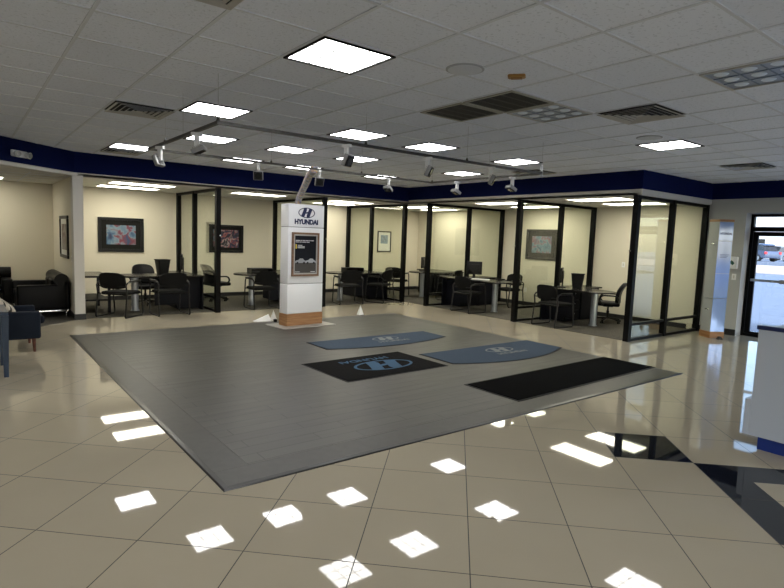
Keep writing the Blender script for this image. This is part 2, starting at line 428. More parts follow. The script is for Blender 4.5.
# ------------------------------------------------------------------ entry door and storefront
def framed(name, y0, y1, z0, z1, fr=.06, x=XB+.30, t=.09, parent=None, m=None):
    bm = B()
    box(bm, x-t/2, x+t/2, y0, y0+fr, z0, z1); box(bm, x-t/2, x+t/2, y1-fr, y1, z0, z1)
    box(bm, x-t/2, x+t/2, y0+fr, y1-fr, z1-fr, z1); box(bm, x-t/2, x+t/2, y0+fr, y1-fr, z0, z0+fr)
    return obj(name, bm, m or M['black'], parent)
dr = bpy.data.objects.new('door_1', None); COL.objects.link(dr); dr['kind'] = 'structure'; dr.location = (XB+.30, (DY0+DY1)/2, 0)
inv = Matrix.Translation((-(XB+.30), -(DY0+DY1)/2, 0))
def shift(o):
    o.data.transform(inv); return o
shift(framed('door_frame', DY0, DY1, 0, 2.42, .055, parent=dr))
bm = B(); box(bm, XB+.255, XB+.345, DY0+.055, DY1-.055, 2.08, 2.17); shift(obj('transom_bar', bm, M['black'], dr))
shift(framed('door_leaf', DY0+.06, DY1-.06, .01, 2.075, .085, t=.05, parent=dr))
bm = B(); box(bm, XB+.297, XB+.303, DY0+.145, DY1-.145, .10, 1.99); shift(obj('door_glass', bm, M['doorglass'], dr))
bm = B(); box(bm, XB+.297, XB+.303, DY0+.055, DY1-.055, 2.17, 2.365); shift(obj('transom_glass', bm, M['doorglass'], dr))
bm = B(); box(bm, XB+.23, XB+.275, DY0+.09, DY1-.09, 1.10, 1.15, .008); box(bm, XB+.21, XB+.275, 3.60, 3.86, 1.085, 1.165, .008)
shift(obj('push_bar', bm, M['alu'], dr))
bm = B(); box(bm, XB+.22, XB+.28, 3.55, 4.0, 2.09, 2.15, .005); shift(obj('door_closer', bm, M['black'], dr))
k = 1
for y1, y0, z0 in ((DY0-.35, .6, .35), (.6, -1.6, .35), (-1.6, -3.8, .35), (-3.8, YS, .35)):
    w = bpy.data.objects.new('window_%d' % k, None); COL.objects.link(w); w['kind'] = 'structure'; k += 1
    framed('window_frame', y0, y1, z0, 2.43, .06, parent=w)
    bm = B(); box(bm, XB+.297, XB+.303, y0+.06, y1-.06, z0+.06, 2.37); obj('window_glass', bm, M['doorglass'], w)

for a in range(6):
    x0 = XW+a*3.0; x1 = min(x0+3.0, XB)
    w = bpy.data.objects.new('window_%d' % k, None); COL.objects.link(w); w['kind'] = 'structure'; k += 1
    bm = B(); y = YS-.07
    for s_ in ((x0, x0+.06, .35, 2.43), (x1-.06, x1, .35, 2.43), (x0+.06, x1-.06, .35, .41), (x0+.06, x1-.06, 2.37, 2.43)): box(bm, s_[0], s_[1], y-.045, y+.045, s_[2], s_[3])
    obj('window_frame', bm, M['black'], w)
    bm = B(); box(bm, x0+.06, x1-.06, y-.003, y+.003, .41, 2.37); obj('window_glass', bm, M['doorglass'], w)
# ------------------------------------------------------------------ outside
gb = box(B(), XB+.45, 160, -90, 110, -.16, -.06); box(gb, -60, XB+.45, -90, YS-.15, -.16, -.06)
struct('ground', gb, M['asphalt'])
bm = B(); box(bm, 50, 74, -60, 90, -.06, .06, .01, 1); kb = obj('kerb_island', bm, M['kerb']); tag(kb, 'long pinkish concrete kerb island beyond the entrance door', 'kerb')
struct('ground', box(B(), 74, 160, -60, 100, -.06, .45), M['asphalt'])
bd = thing('white_building', 'long white commercial building far across the parking lot', 'building', (112, 36, .51))
bm = B(); box(bm, -5, 5, -45, 45, -.06, 7.5); obj('wall', bm, M['stucco'], bd)
bm = B(); box(bm, -5.3, 5.3, -45.3, 45.3, 7.5, 7.9); obj('roof_edge', bm, M['trim_paint'], bd)
for q in range(12):
    bm = B(); box(bm, -5.05, -4.98, -42+q*7, -38+q*7, .3, 3.2); obj('window', bm, M['lens'], bd)
bm = B(); box(bm, -5.25, -5.0, -6, -3, 2.0, 2.7, .05); obj('sign', bm, M['redsign'], bd, label='red sign board')

def make_car():
    r = thing('parked_car', 'car', 'car', group=None)
    bodyp = [(-2.25, .35), (-2.3, .75), (-2.2, 1.0), (-1.3, 1.08), (1.2, 1.08), (2.1, .95), (2.28, .7), (2.25, .35), (1.85, .3), (1.75, .55), (1.45, .68), (1.15, .55), (1.05, .3),
             (-1.05, .3), (-1.15, .55), (-1.45, .68), (-1.75, .55), (-1.85, .3)]
    bm = B(); prism(bm, bodyp, -.9, .9, lambda x, y, z: (x, z, y)); bmesh.ops.bevel(bm, geom=[e for e in bm.edges if abs(e.verts[0].co.y-e.verts[1].co.y) < .01], offset=.05, segments=2, affect='EDGES')
    obj('body', bm, carp, r, True)
    cab = [(-2.05, 1.03), (-1.6, 1.6), (-.3, 1.7), (.6, 1.62), (1.35, 1.05)]
    bm = B(); prism(bm, cab, -.76, .76, lambda x, y, z: (x, z*(1-.16*(y-1.03)/.6), y)); obj('windows', bm, M['lens'], r, True)
    rf = [(-1.75, 1.55), (-1.6, 1.68), (-.3, 1.75), (.65, 1.68), (.75, 1.58), (-.3, 1.65)]
    bm = B(); prism(bm, rf, -.66, .66, lambda x, y, z: (x, z, y)); obj('roof', bm, carp, r, True)
    for sx in (-1.45, 1.45):
        for sy in (-1, 1):
            bm = B(); cyl(bm, (sx, sy*.92, .33), (sx, sy*.70, .33), .34, seg=20); w = obj('wheel', bm, M['tire'], r, True)
            bm = B(); cyl(bm, (sx, sy*.93, .33), (sx, sy*.90, .33), .2, seg=12); obj('hubcap', bm, M['alu'], w, True)
    for sy in (-1, 1):
        bm = B(); box(bm, -2.33, -2.2, sy*.78-.12, sy*.78+.12, .72, .95, .02); obj('tail_light', bm, M['redsign'], r)
    return r
carp = mat('blue_grey_car_paint', (.08, .11, .18), .25, .4)
c1 = make_car(); c1.location = (79, 27.6, .45); c1.scale = (1.25, 1.25, 1.25); c1.rotation_euler = (0, 0, math.radians(60)); c1['label'] = 'blue-grey car parked beyond the kerb, seen through the left of the door glass'
carp = mat('silver_car_paint', (.55, .58, .6), .25, .5)
c2 = make_car(); c2.location = (87, 26.4, .45); c2.scale = (1.1, 1.1, 1.1); c2.rotation_euler = (0, 0, math.radians(35)); c2['label'] = 'silver car with red tail lights parked beyond the kerb'
carp = mat('dark_car_paint', (.03, .035, .05), .25, .3)
c3 = make_car(); c3.location = (98, 32.2, .45); c3.scale = (1.2, 1.2, 1.2); c3.rotation_euler = (0, 0, math.radians(80)); c3['label'] = 'dark car parked farther back on the lot behind the silver one'

# ------------------------------------------------------------------ glass partitions
def partition(near, axis, label, L, post_at, z1=2.594):
    """near: (x,y) of the near post; axis 'X' or 'Y' direction it runs; post_at: distances of the posts"""
    r = thing('glass_partition', label, 'partition', (near[0], near[1], 0), 0, 'glass office partitions')
    def bx(a0, a1, w, z0, z1_):
        bm = B()
        if axis == 'X': box(bm, a0, a1, -w/2, w/2, z0, z1_)
        else: box(bm, -w/2, w/2, a0, a1, z0, z1_)
        return bm
    for k, p in enumerate(post_at):
        w = .10 if k == 0 else .085
        obj('post', bx(p, p+w, .10, 0, z1), M['black'], r)
    obj('top_rail', bx(post_at[0]+.10, post_at[-1], .07, z1-.055, z1), M['black'], r)
    for a, b_ in zip(post_at, post_at[1:]):
        w = .10 if a == post_at[0] else .085
        obj('middle_rail', bx(a+w, b_, .06, .28, .325), M['black'], r)
        obj('bottom_rail', bx(a+w, b_, .07, .0, .05), M['black'], r)
        obj('glass_pane', bx(a+w, b_, .008, .325, z1-.055), M['glass'], r)
        obj('lower_glass_pane', bx(a+w, b_, .008, .05, .28), M['glass'], r)
    bm = B()
    if axis == 'Y': cyl(bm, (.03, -.001, 1.62), (.03, -.018, 1.62), .016)
    else: cyl(bm, (-.001, .03, 1.62), (-.018, .03, 1.62), .016)
    obj('door_stop', bm, M['chrome'], r, True)
    return r
PL = YB-YF-.1
partition((4.26, YF-.10), 'Y', 'black framed glass partition at the right of the first office from the pale column', PL, [0, 1.45, 2.62])
partition((6.84, YF-.06), 'Y', 'black framed glass partition just behind the white pylon', PL, [0, 1.35, 2.62])
partition((9.33, YF+.0), 'Y', 'black framed glass partition with small white-matted picture seen through it', PL, [0, 1.5, 2.70])
partition((9.33, 10.62), 'X', 'black framed glass partition in front of the corner office desk', XB-9.3, [0, 1.42, 2.73])
partition((9.33, 7.75), 'X', 'black framed glass partition with a framed picture seen through it', XB-9.25, [0, 1.45, 2.73])
partition((9.36, 5.19), 'X', 'black framed glass partition at the entrance end beside the slim tower', XB-9.34, [0, 1.30, 2.70])

# ------------------------------------------------------------------ ceiling fittings
def tc_(i, j): return (TX+(i+.5)*TS, TY+(j+.5)*TS)
def make_light(lit):
    r = thing('ceiling_light', '', 'ceiling light')
    h = TS/2-.014
    bm = B()
    for s in ((-h, h, -h, -h+.018), (-h, h, h-.018, h), (-h, -h+.018, -h+.018, h-.018), (h-.018, h, -h+.018, h-.018)): box(bm, *s, -.016, .0)
    obj('frame', bm, M['black'] if lit else M['vent'], r)
    bm = B(); box(bm, -h+.018, h-.018, -h+.018, h-.018, -.006, -.001); obj('lamp_panel', bm, M['lamp'] if lit else M['offlamp'], r)
    bm = B()
    for k in (1, 2):
        p = -h+.018+(2*h-.036)*k/3
        box(bm, p-.0045, p+.0045, -h+.018, h-.018, -.011, -.006); box(bm, -h+.018, h-.018, p-.0045, p+.0045, -.0105, -.006)
    obj('louver', bm, M['louver'] if lit else M['louveroff'], r)
    if not lit:
        for a in range(3):
            for b_ in range(3):
                t = (2*h-.036)/3; cx = -h+.018+(a+.5)*t; cy = -h+.018+(b_+.5)*t
                bm = B(); s = t*.28
                lathe(bm, [(s, -.006), (s*.8, -.012), (s*.4, -.016), (.004, -.017)], 12, (cx, cy)); obj('lens_dimple_glint', bm, M['dimple'], r, True)
    return r
LIT = Proto(make_light(True)); OFF = Proto(make_light(False))
G = 'lit square ceiling lights'
lights = {(0, 0): 'largest, nearest lit square ceiling light, at the top of the picture', (0, 4): 'lit square ceiling light just right of the left slotted air diffuser',
 (1, 7): 'lit square ceiling light behind the left corner of the track rail', (0, 10): 'small lit square ceiling light at the far left above the navy bulkhead',
 (3, 7): 'lit square ceiling light inside the track loop, between its left spotlights and the pylon', (3, 10): 'small lit square ceiling light close to the bulkhead left of the pylon',
 (3, 4): 'lit square ceiling light in the centre of the ceiling, left one of the middle pair', (5, 7): 'lit square ceiling light seen just under the centre light, right of the pylon',
 (5, 4): 'lit square ceiling light in the centre of the ceiling, right one of the middle pair', (5, 10): 'lit square ceiling light directly above the pylon, by the bulkhead',
 (9, 7): 'small lit square ceiling light between the two right-hand track spotlights', (8, 10): 'smallest lit square ceiling light, in the inner corner of the navy bulkhead',
 (8, 4): 'lit square ceiling light above the right end of the track rail', (8, 0): 'lit square ceiling light beside the round ceiling speaker at the right'}
for (i, j), lb in lights.items():
    x, y = tc_(i, j); LIT.put((x, y, HC), 0, lb, G)
for i, j in ((0, -4), (-5, 0), (-5, 4), (-5, 8), (-5, -4), (-10, 0), (-10, 4)):  # unseen fill lights, added to balance the floor and brighten the left ceiling
    x, y = tc_(i, j); LIT.put((x, y, HC), 0, 'added unseen square fill light on the ceiling, outside the picture', 'added unseen ceiling fill lights')
for (i, j), lb in {(4, 0): 'unlit bluish square ceiling light touching the dark return grille', (4, -3): 'unlit bluish square ceiling light cut by the right edge of the picture'}.items():
    x, y = tc_(i, j); OFF.put((x, y, HC), 0, lb, 'unlit square ceiling lights')

def make_diffuser():
    r = thing('air_diffuser', '', 'air vent'); h = TS/2-.014
    bm = B(); box(bm, -h, h, -h, h, -.003, 0); obj('back_plate', bm, M['dark'], r)
    for k in range(5):
        a = h*(1-.19*k); b_ = a-(.036 if k == 0 else .020); bm = B()
        z0, z1 = -.008-.004*k, -.03+.004*k
        o4 = [(-a, -a), (a, -a), (a, a), (-a, a)]; i4 = [(-b_, -b_), (b_, -b_), (b_, b_), (-b_, b_)]
        vo = [bm.verts.new((x, y, -.026)) for x, y in o4]; vi = [bm.verts.new((x, y, -.017)) for x, y in i4]
        vo2 = [bm.verts.new((x, y, -.023)) for x, y in o4]; vi2 = [bm.verts.new((x, y, -.014)) for x, y in i4]
        for q in range(4):
            n = (q+1) % 4
            bm.faces.new((vo[q], vo[n], vi[n], vi[q])); bm.faces.new((vo2[q], vi2[q], vi2[n], vo2[n]))
            bm.faces.new((vo[q], vo2[q], vo2[n], vo[n])); bm.faces.new((vi[q], vi[n], vi2[n], vi2[q]))
        obj('louver', bm, M['vent'], r)
    bm = B(); box(bm, -.03, .03, -.03, .03, -.026, -.020); obj('centre_plate', bm, M['vent'], r)
    return r
DIF = Proto(make_diffuser())
for (i, j), lb in {(-1, 5): 'square louvered air diffuser at the left of the ceiling', (5, -1): 'square louvered air diffuser right of the unlit bluish light',
                   (12, 0): 'square louvered air diffuser near the navy corner at the far right', (0, 11): 'square louvered air diffuser partly hidden at the left bulkhead',
                   (10, 5): 'square louvered air diffuser behind the right end of the track rail',
                   (-2, -1): 'square louvered air diffuser cut by the top edge left of the nearest light'}.items():
    x, y = tc_(i, j); DIF.put((x, y, HC), 0, lb, 'square ceiling air diffusers')
def make_return():
    r = thing('return_grille', '', 'air vent'); h = TS/2-.014
    bm = B()
    for s in ((-h, h, -h, -h+.03), (-h, h, h-.03, h), (-h, -h+.03, -h+.03, h-.03), (h-.03, h, -h+.03, h-.03)): box(bm, *s, -.014, 0)
    obj('frame', bm, M['return'], r)
    bm = B(); box(bm, -h+.03, h-.03, -h+.03, h-.03, -.003, 0); obj('back_plate', bm, M['dark'], r)
    bm = B()
    for k in range(22):
        y = -h+.04+k*(2*h-.08)/21; w = .007
        box(bm, -h+.03, h-.03, y-.0035, y+.0035, -.012, -.003)
    for x in (-.14, 0, .14): box(bm, x-.006, x+.006, -h+.03, h-.03, -.0135, -.003)
    obj('grille_bars', bm, mat('dark_grille_bar', (.06, .06, .055), .5), r)
    return r
RET = Proto(make_return())
RET.put((*tc_(3, 0), HC), PI/2, 'dark square return air grille beside the unlit bluish light', 'square return air grilles')
RET.put((*tc_(3, 1), HC), PI/2, 'dark square return air grille on the side away from the unlit light', 'square return air grilles')
def make_speaker():
    r = thing('ceiling_speaker', '', 'speaker')
    bm = B(); lathe(bm, [(.15, 0), (.15, -.006), (.135, -.009)], 32); obj('rim', bm, M['speakerg'], r, True)
    bm = B(); lathe(bm, [(.132, -.008), (.132, -.011), (.06, -.015), (.005, -.016)], 32); obj('grille', bm, bump(mat('perforated_grille', (.62, .65, .70), .8), 500, .8), r, True)
    return r
SPK = Proto(make_speaker())
SPK.put((3.155, 3.231, HC), 0, 'round flush ceiling speaker near the brown detector', 'round ceiling speakers')
SPK.put((6.683, 3.60, HC), 0, 'round flush ceiling speaker beside the lit light at right', 'round ceiling speakers')
t = thing('smoke_detector', 'small brown oval detector on the ceiling tile', 'detector', (3.56, 3.055, HC), math.radians(-52))
bm = B(); box(bm, -.07, .07, -.045, .045, -.022, 0, .012, 3); obj('base', bm, M['brown'], t, True)
bm = B(); box(bm, -.045, .045, -.025, .025, -.03, -.022, .003); obj('cover', bm, mat('brown_cover', (.25, .12, .03), .5), t, True)

# office strip fixtures (ceiling mounted wraparounds)
def make_strip():
    r = thing('strip_light', '', 'ceiling light')
    bm = B()
    for q in ((-.61, .61, -.30, -.275), (-.61, .61, .275, .30), (-.61, -.585, -.275, .275), (.585, .61, -.275, .275)): box(bm, *q, -.014, 0)
    obj('frame', bm, M['whiteplastic'], r)
    bm = B(); box(bm, -.585, .585, -.275, .275, -.010, -.001); obj('diffuser', bm, M['striplamp'], r)
    return r
STR = Proto(make_strip()); GS = 'recessed rectangular lights in the offices'
for x, y, rz, lb in [(2.98, 12.20, 0, 'front rectangular ceiling light in the office beside the pale column'), (2.98, 13.42, 0, 'rear rectangular ceiling light in the office beside the pale column'),
                     (5.55, 12.32, 0, 'rectangular ceiling light in the office left of and behind the pylon'),
                     (8.20, 12.45, 0, 'front rectangular ceiling light in the office just right of the pylon'), (8.40, 13.60, 0, 'rear rectangular ceiling light in the office just right of the pylon'),
                     (10.35, 12.2, PI/2, 'front rectangular ceiling light in the corner office'), (11.55, 12.7, PI/2, 'rear rectangular ceiling light in the corner office'),
                     (10.05, 8.90, PI/2, 'front rectangular ceiling light in the middle office of the right row'), (11.4, 8.95, PI/2, 'rear rectangular ceiling light in the middle office of the right row'),
                     (9.98, 6.28, PI/2, 'front rectangular ceiling light in the office nearest the entrance'), (11.25, 6.28, PI/2, 'rear rectangular ceiling light in the office nearest the entrance'),
                     (.12, 13.45, 0, 'rectangular ceiling light in the lounge, cut by the left edge')]:
    STR.put((x, y, OC), rz, lb, GS)
# emergency light on the diagonal bulkhead
t = thing('emergency_light', 'white twin-head emergency light on the navy diagonal bulkhead', 'emergency light', (.77, YF-(1.66-.77)*.914-.004, 2.80), math.atan(.914))
bm = B(); box(bm, -.15, .15, -.055, -.003, -.05, .05, .02, 3); obj('housing', bm, M['whiteplastic'], t, True)
for s in (-1, 1):
    bm = B(); cyl(bm, (s*.10, -.05, -.005), (s*.115, -.12, -.015), .04, .05); w = obj('lamp_head', bm, M['whiteplastic'], t, True)
    bm = B(); cyl(bm, (s*.115, -.12, -.015), (s*.1155, -.124, -.0155), .044); obj('lens', bm, M['greyhead'], w, True)

# ------------------------------------------------------------------ track lighting
RZ = 2.62; RX0, RX1, RY0, RY1 = 1.77, 6.15, 4.76, 6.94
tr = thing('track_rail', 'grey suspended rectangular track rail loop hung on thin wires', 'track rail', ((RX0+RX1)/2, (RY0+RY1)/2, RZ))
cx, cy = (RX0+RX1)/2, (RY0+RY1)/2
dark = mat('grey_track_metal', (.05, .047, .042), .45, .3)
e_ = .013
for s in ((RX0-e_, RX1+e_, RY0-e_, RY0+e_), (RX0-e_, RX1+e_, RY1-e_, RY1+e_), (RX0-e_, RX0+e_, RY0+e_, RY1-e_), (RX1-e_, RX1+e_, RY0+e_, RY1-e_)):
    bm = B(); box(bm, s[0]-cx, s[1]-cx, s[2]-cy, s[3]-cy, -.014, .014); obj('rail', bm, dark, tr)
for x in (RX0, 3.3, 4.75, RX1):
    for y in (RY0, RY1):
        if x == RX0 and y == RY1: y = 6.30
        bm = B(); cyl(bm, (x-cx, y-cy, .014), (x-cx, y-cy, HC-RZ), .0013, seg=6); obj('wire', bm, M['greyhead'], tr)
        bm = B(); cyl(bm, (x-cx, y-cy, .014), (x-cx, y-cy, .045), .018, .006, 12); obj('clamp', bm, dark, tr, True)
for y in (5.7,):
    for x in (RX0, RX1):
        bm = B(); cyl(bm, (x-cx, y-cy, .014), (x-cx, y-cy, HC-RZ), .0013, seg=6); obj('wire', bm, M['greyhead'], tr)
bm = B(); cyl(bm, (RX1-cx, RY0-cy, -.05), (RX1-cx, RY0-cy, .11), .014); obj('corner_feed', bm, M['alu'], tr, True)
def make_spot(tilt):
    r = thing('track_spotlight', '', 'spotlight')
    bm = B(); box(bm, -.018, .018, -.05, .05, -.03, .0, .003); obj('adapter', bm, M['whiteplastic'], r)
    bm = B(); box(bm, -.016, .016, -.022, .022, -.15, -.03, .004); a = obj('arm', bm, M['whiteplastic'], r)
    R = Matrix.Translation((0, .015, -.155)) @ Matrix.Rotation(tilt, 4, 'X')
    bm = B(); box(bm, -.062, .062, -.018, .028, -.062, .062, .008, 2); bmesh.ops.transform(bm, matrix=R, verts=bm.verts); h = obj('lamp_head', bm, M['greyhead'], r, True)
    bm = B(); box(bm, -.054, .054, .028, .031, -.054, .054); bmesh.ops.transform(bm, matrix=R, verts=bm.verts); obj('face_plate', bm, M['dark'], h)
    bm = B(); cyl(bm, (0, .031, 0), (0, .036, 0), .040, seg=28); bmesh.ops.transform(bm, matrix=R, verts=bm.verts); obj('lens', bm, M['lens'], h, True)
    bm = B()
    for k in range(5): box(bm, -.035, .035, -.032-.001*k, -.018, -.04+k*.018, -.035+k*.018)
    bmesh.ops.transform(bm, matrix=R, verts=bm.verts); obj('heat_sink', bm, M['greyhead'], r)
    return r
S1 = Proto(make_spot(math.radians(-25))); S2 = Proto(make_spot(math.radians(-65)))
GT = 'spotlights on the suspended track'
for p, x, y, a, lb in [(S1, RX0, 6.5, 35, 'track spotlight nearest the left end of the loop, above the navy bulkhead'), (S2, RX0, 5.3, 240, 'track spotlight with white head on the short left rail, nearest the rail corner'),
    (S1, 3.07, RY0, 200, 'track spotlight with dark square face on the near rail, leftmost there'), (S1, 4.14, RY0, 215, 'middle track spotlight of the three on the near rail'),
    (S1, 5.17, RY0, 215, 'rightmost track spotlight of the three on the near long rail'), (S1, 3.12, RY1, 150, 'track spotlight on the far rail left of the pylon, dark face forward'),
    (S1, 4.03, RY1, 165, 'track spotlight just right of the mottled sleeve over the pylon'), (S2, 5.26, RY1, 120, 'track spotlight on the far rail right of the pylon'),
    (S2, RX1, 6.35, 80, 'track spotlight on the right rail, nearer the inner bulkhead corner'), (S2, RX1, 5.25, 80, 'track spotlight on the right rail, farthest right')]:
    p.put((x, y, RZ-.0145), math.radians(a), lb, GT)

# ------------------------------------------------------------------ lettering and emblem
def text_mesh(s, size, name, m, parent, M4, extrude=.002, sx=1.0, bold=.0):
    c = bpy.data.curves.new('txt', 'FONT'); c.body = s; c.size = size; c.align_x = 'CENTER'; c.align_y = 'CENTER'
    c.extrude = extrude; c.offset = bold
    to = bpy.data.objects.new('txt', c); COL.objects.link(to)
    dg = bpy.context.evaluated_depsgraph_get(); me = bpy.data.meshes.new_from_object(to.evaluated_get(dg))
    bpy.data.objects.remove(to); bpy.data.curves.remove(c)
    me.transform(Matrix.Diagonal((sx, 1, 1, 1))); me.transform(M4); me.name = name
    me.materials.clear(); me.materials.append(m)
    o = bpy.data.objects.new(name, me); COL.objects.link(o); o.parent = parent; return o
def emblem(w, name, m, parent, M4, t=.003):
    """ellipse ring with a slanted H"""
    bm = B(); a, b_ = w/2, w*.26; n = 48
    ai, bi = a*.91, b_*.86
    O = [(a*math.cos(2*PI*k/n), b_*math.sin(2*PI*k/n)) for k in range(n)]; I = [(ai*math.cos(2*PI*k/n), bi*math.sin(2*PI*k/n)) for k in range(n)]
    def ring(z): return [bm.verts.new((x, y, z)) for x, y in O], [bm.verts.new((x, y, z)) for x, y in I]
    o0, i0 = ring(0); o1, i1 = ring(t)
    for k in range(n):
        q = (k+1) % n
        bm.faces.new((o1[k], o1[q], i1[q], i1[k])); bm.faces.new((o0[k], i0[k], i0[q], o0[q]))
        bm.faces.new((o0[k], o0[q], o1[q], o1[k])); bm.faces.new((i0[k], i1[k], i1[q], i0[q]))
    # H strokes: each leans right, tips meet the ring; curved bar
    def P(u, v): return (u*a, v*b_)
    left = [P(-.67, -.66), P(-.50, -.82), P(-.32, -.91), P(-.22, -.45), P(-.10, .05), P(.0, .50), P(-.01, .94), P(-.20, .95), P(-.34, .86), P(-.42, .40), P(-.53, -.10)]
    right = [(-x, -y) for x, y in left]
    bar = [P(-.30, -.20), P(-.05, -.17), P(.18, -.06), P(.36, .12), P(.30, .20), P(.05, .17), P(-.18, .06), P(-.36, -.12)]
    for k, pl in enumerate((left, right)): prism(bm, pl, 0, t*(1+.02*k))
    prism(bm, bar, 0, t*1.05)
    bmesh.ops.transform(bm, matrix=M4, verts=bm.verts)
    return obj(name, bm, m, parent)

# ------------------------------------------------------------------ large plank platform and mats
MX0, MX1, MY0, MY1 = 1.315, 7.72, 3.415, 9.84
fm = thing('display_platform', 'large dark grey plank display floor panel lying on the beige tiles', 'floor panel', ((MX0+MX1)/2, (MY0+MY1)/2, 0), .001)
mcx, mcy = (MX0+MX1)/2, (MY0+MY1)/2; hx, hy = (MX1-MX0)/2, (MY1-MY0)/2
bm = B(); box(bm, -hx+.30, hx-.30, -hy+.30, hy-.30, 0, .0125); obj('plank_surface', bm, M['plank'], fm)
for q, (x0, x1, y0, y1) in enumerate([(-hx+.045, hx-.045, -hy+.045, -hy+.298), (-hx+.045, hx-.045, hy-.298, hy-.045), (-hx+.045, -hx+.298, -hy+.30, hy-.30), (hx-.298, hx-.045, -hy+.30, hy-.30)]):
    bm = B(); box(bm, x0, x1, y0, y1, 0, .0122); obj('border_strip', bm, M['plankborder'], fm)
def ramp(p0, p1, n):     # bevelled edge from p0 to p1, outward normal n
    bm = B(); w = .045
    prof = [(0, .0118), (0, 0), (w, 0), (w, .002), (w*.75, .008)]
    A = []; 
    for (px, py), e in ((p0, -1), (p1, 1)):
        A.append([])
        dx, dy = (p1[0]-p0[0]), (p1[1]-p0[1]); L = math.hypot(dx, dy); ux, uy = dx/L, dy/L
        for o, z in prof: A[-1].append(bm.verts.new((px+n[0]*o+ux*o*e, py+n[1]*o+uy*o*e, z)))
    m = len(prof)
    for i in range(m): bm.faces.new((A[0][i], A[0][(i+1) % m], A[1][(i+1) % m], A[1][i]))
    bm.faces.new(A[0]); bm.faces.new(A[1][::-1]); return bm
ex, ey = hx-.045, hy-.045
for p0, p1, n in (((-ex, -ey), (ex, -ey), (0, -1)), ((ex, -ey), (ex, ey), (1, 0)), ((ex, ey), (-ex, ey), (0, 1)), ((-ex, ey), (-ex, -ey), (-1, 0))):
    obj('edge_ramp', ramp(p0, p1, n), mat('black_edge_ramp', (.012, .012, .012), .3), fm)
MZ = .0130
def flat_T(x, y, rz, z): return Matrix.Translation((x, y, z)) @ Matrix.Rotation(rz, 4, 'Z')
def rot180(): return PI
# charcoal logo mat
t = thing('logo_mat', 'charcoal rectangular entrance mat with large light blue logo and lettering', 'mat', (4.31, 5.83, MZ), math.radians(1.5))
bm = B(); box(bm, -.82, .82, -.53, .53, 0, .004); obj('rubber_edge', bm, M['rubber'], t)
bm = B(); box(bm, -.795, .795, -.505, .505, .004, .009); obj('carpet_face', bm, M['matdark'], t)
emblem(.92, 'logo', M['logoblue'], t, flat_T(.09, -.06, PI, .009) , .0012)
text_mesh('HYUNDAI', .155, 'lettering', M['logoblue'], t, flat_T(.02, .30, PI, .0095), .0008, 1.15, .003)
# light blue mats with a bowed near edge
def blue_mat(label, x, y, W, back, side, bulge):
    t = thing('logo_mat', label, 'mat', (x, y, MZ), 0, 'light blue logo mats')
    def outline(g):
        pts = [(-W/2+g, back-g), (-W/2+g, side+g)]
        for k in range(1, 24):
            u = k/24; xx = (-W/2+g)*(1-u)+(W/2-g)*u; pts.append((xx, side+g-bulge*4*u*(1-u)))
        pts += [(W/2-g, side+g), (W/2-g, back-g)]
        return pts
    bm = B(); prism(bm, outline(0), 0, .004); obj('rubber_edge', bm, M['rubber'], t)
    bm = B(); prism(bm, outline(.022), .004, .009); obj('carpet_face', bm, M['matblue'], t)
    return t
t = blue_mat('light blue bowed entrance mat nearer the pylon, with grey logo', 5.46, 7.27, 2.42, .34, -.28, .22)
emblem(.52, 'logo', M['logogrey'], t, flat_T(.12, .03, 0, .009), .0012)
text_mesh('HYUNDAI', .125, 'lettering', M['logogrey'], t, flat_T(.14, -.19, 0, .0095), .0008, 1.1, .002)
t = blue_mat('light blue bowed entrance mat beside the black mat, with grey logo', 6.50, 5.72, 2.46, .36, -.36, .30)
emblem(.56, 'logo', M['logogrey'], t, flat_T(.12, .0, 0, .009), .0012)
text_mesh('HYUNDAI', .13, 'lettering', M['logogrey'], t, flat_T(.16, -.24, 0, .0095), .0008, 1.1, .002)
# black mat
t = thing('entrance_mat', 'plain black rubber-backed mat near the right tip of the plank panel', 'mat', (6.17, 4.15, MZ), math.radians(1.5))
bm = B(); box(bm, -1.53, 1.53, -.40, .40, 0, .004); obj('rubber_edge', bm, M['rubber'], t)
bm = B(); box(bm, -1.50, 1.50, -.365, .365, .004, .011); obj('carpet_face', bm, M['matblack'], t)

# ------------------------------------------------------------------ white pylon
pa = math.radians(5)
py = thing('sign_pylon', 'tall white sign pylon with logo, wood base and dark poster', 'sign', (5.04, 9.24, .0125), pa)
PW, PD = .39, .13
bm = B(); box(bm, -.58, .56, -.36, .30, 0, .012, .004, 1); obj('base_plate', bm, mat('satin_steel_plate', (.42, .41, .39), .35, .4), py)
bm = B(); box(bm, -PW-.005, PW+.005, -PD-.005, PD+.005, .012, .235, .004, 1); obj('wood_plinth', bm, M['wood'], py, label='oak coloured wooden plinth')
for z0, z1 in ((.235, .782), (.788, 1.815), (1.821, 2.235)):
    bm = B(); box(bm, -PW, PW, -PD, PD, z0, z1, .012, 3); obj('white_panel', bm, M['white'], py, True)
bm = B(); box(bm, -PW+.01, PW-.01, -PD+.01, PD-.01, .77, 1.83); obj('core', bm, M['dark'], py)
F = Matrix.Translation((0, -PD-.001, 0)) @ Matrix.Rotation(PI/2, 4, 'X')
def onface(x, z): return Matrix.Translation((x, -PD-.0015, z)) @ Matrix.Rotation(PI/2, 4, 'X')
emblem(.36, 'logo', M['navy'], py, onface(-.005, 2.085), .004)
text_mesh('HYUNDAI', .118, 'lettering', M['navy'], py, onface(-.005, 1.915), .002, .97, .007)
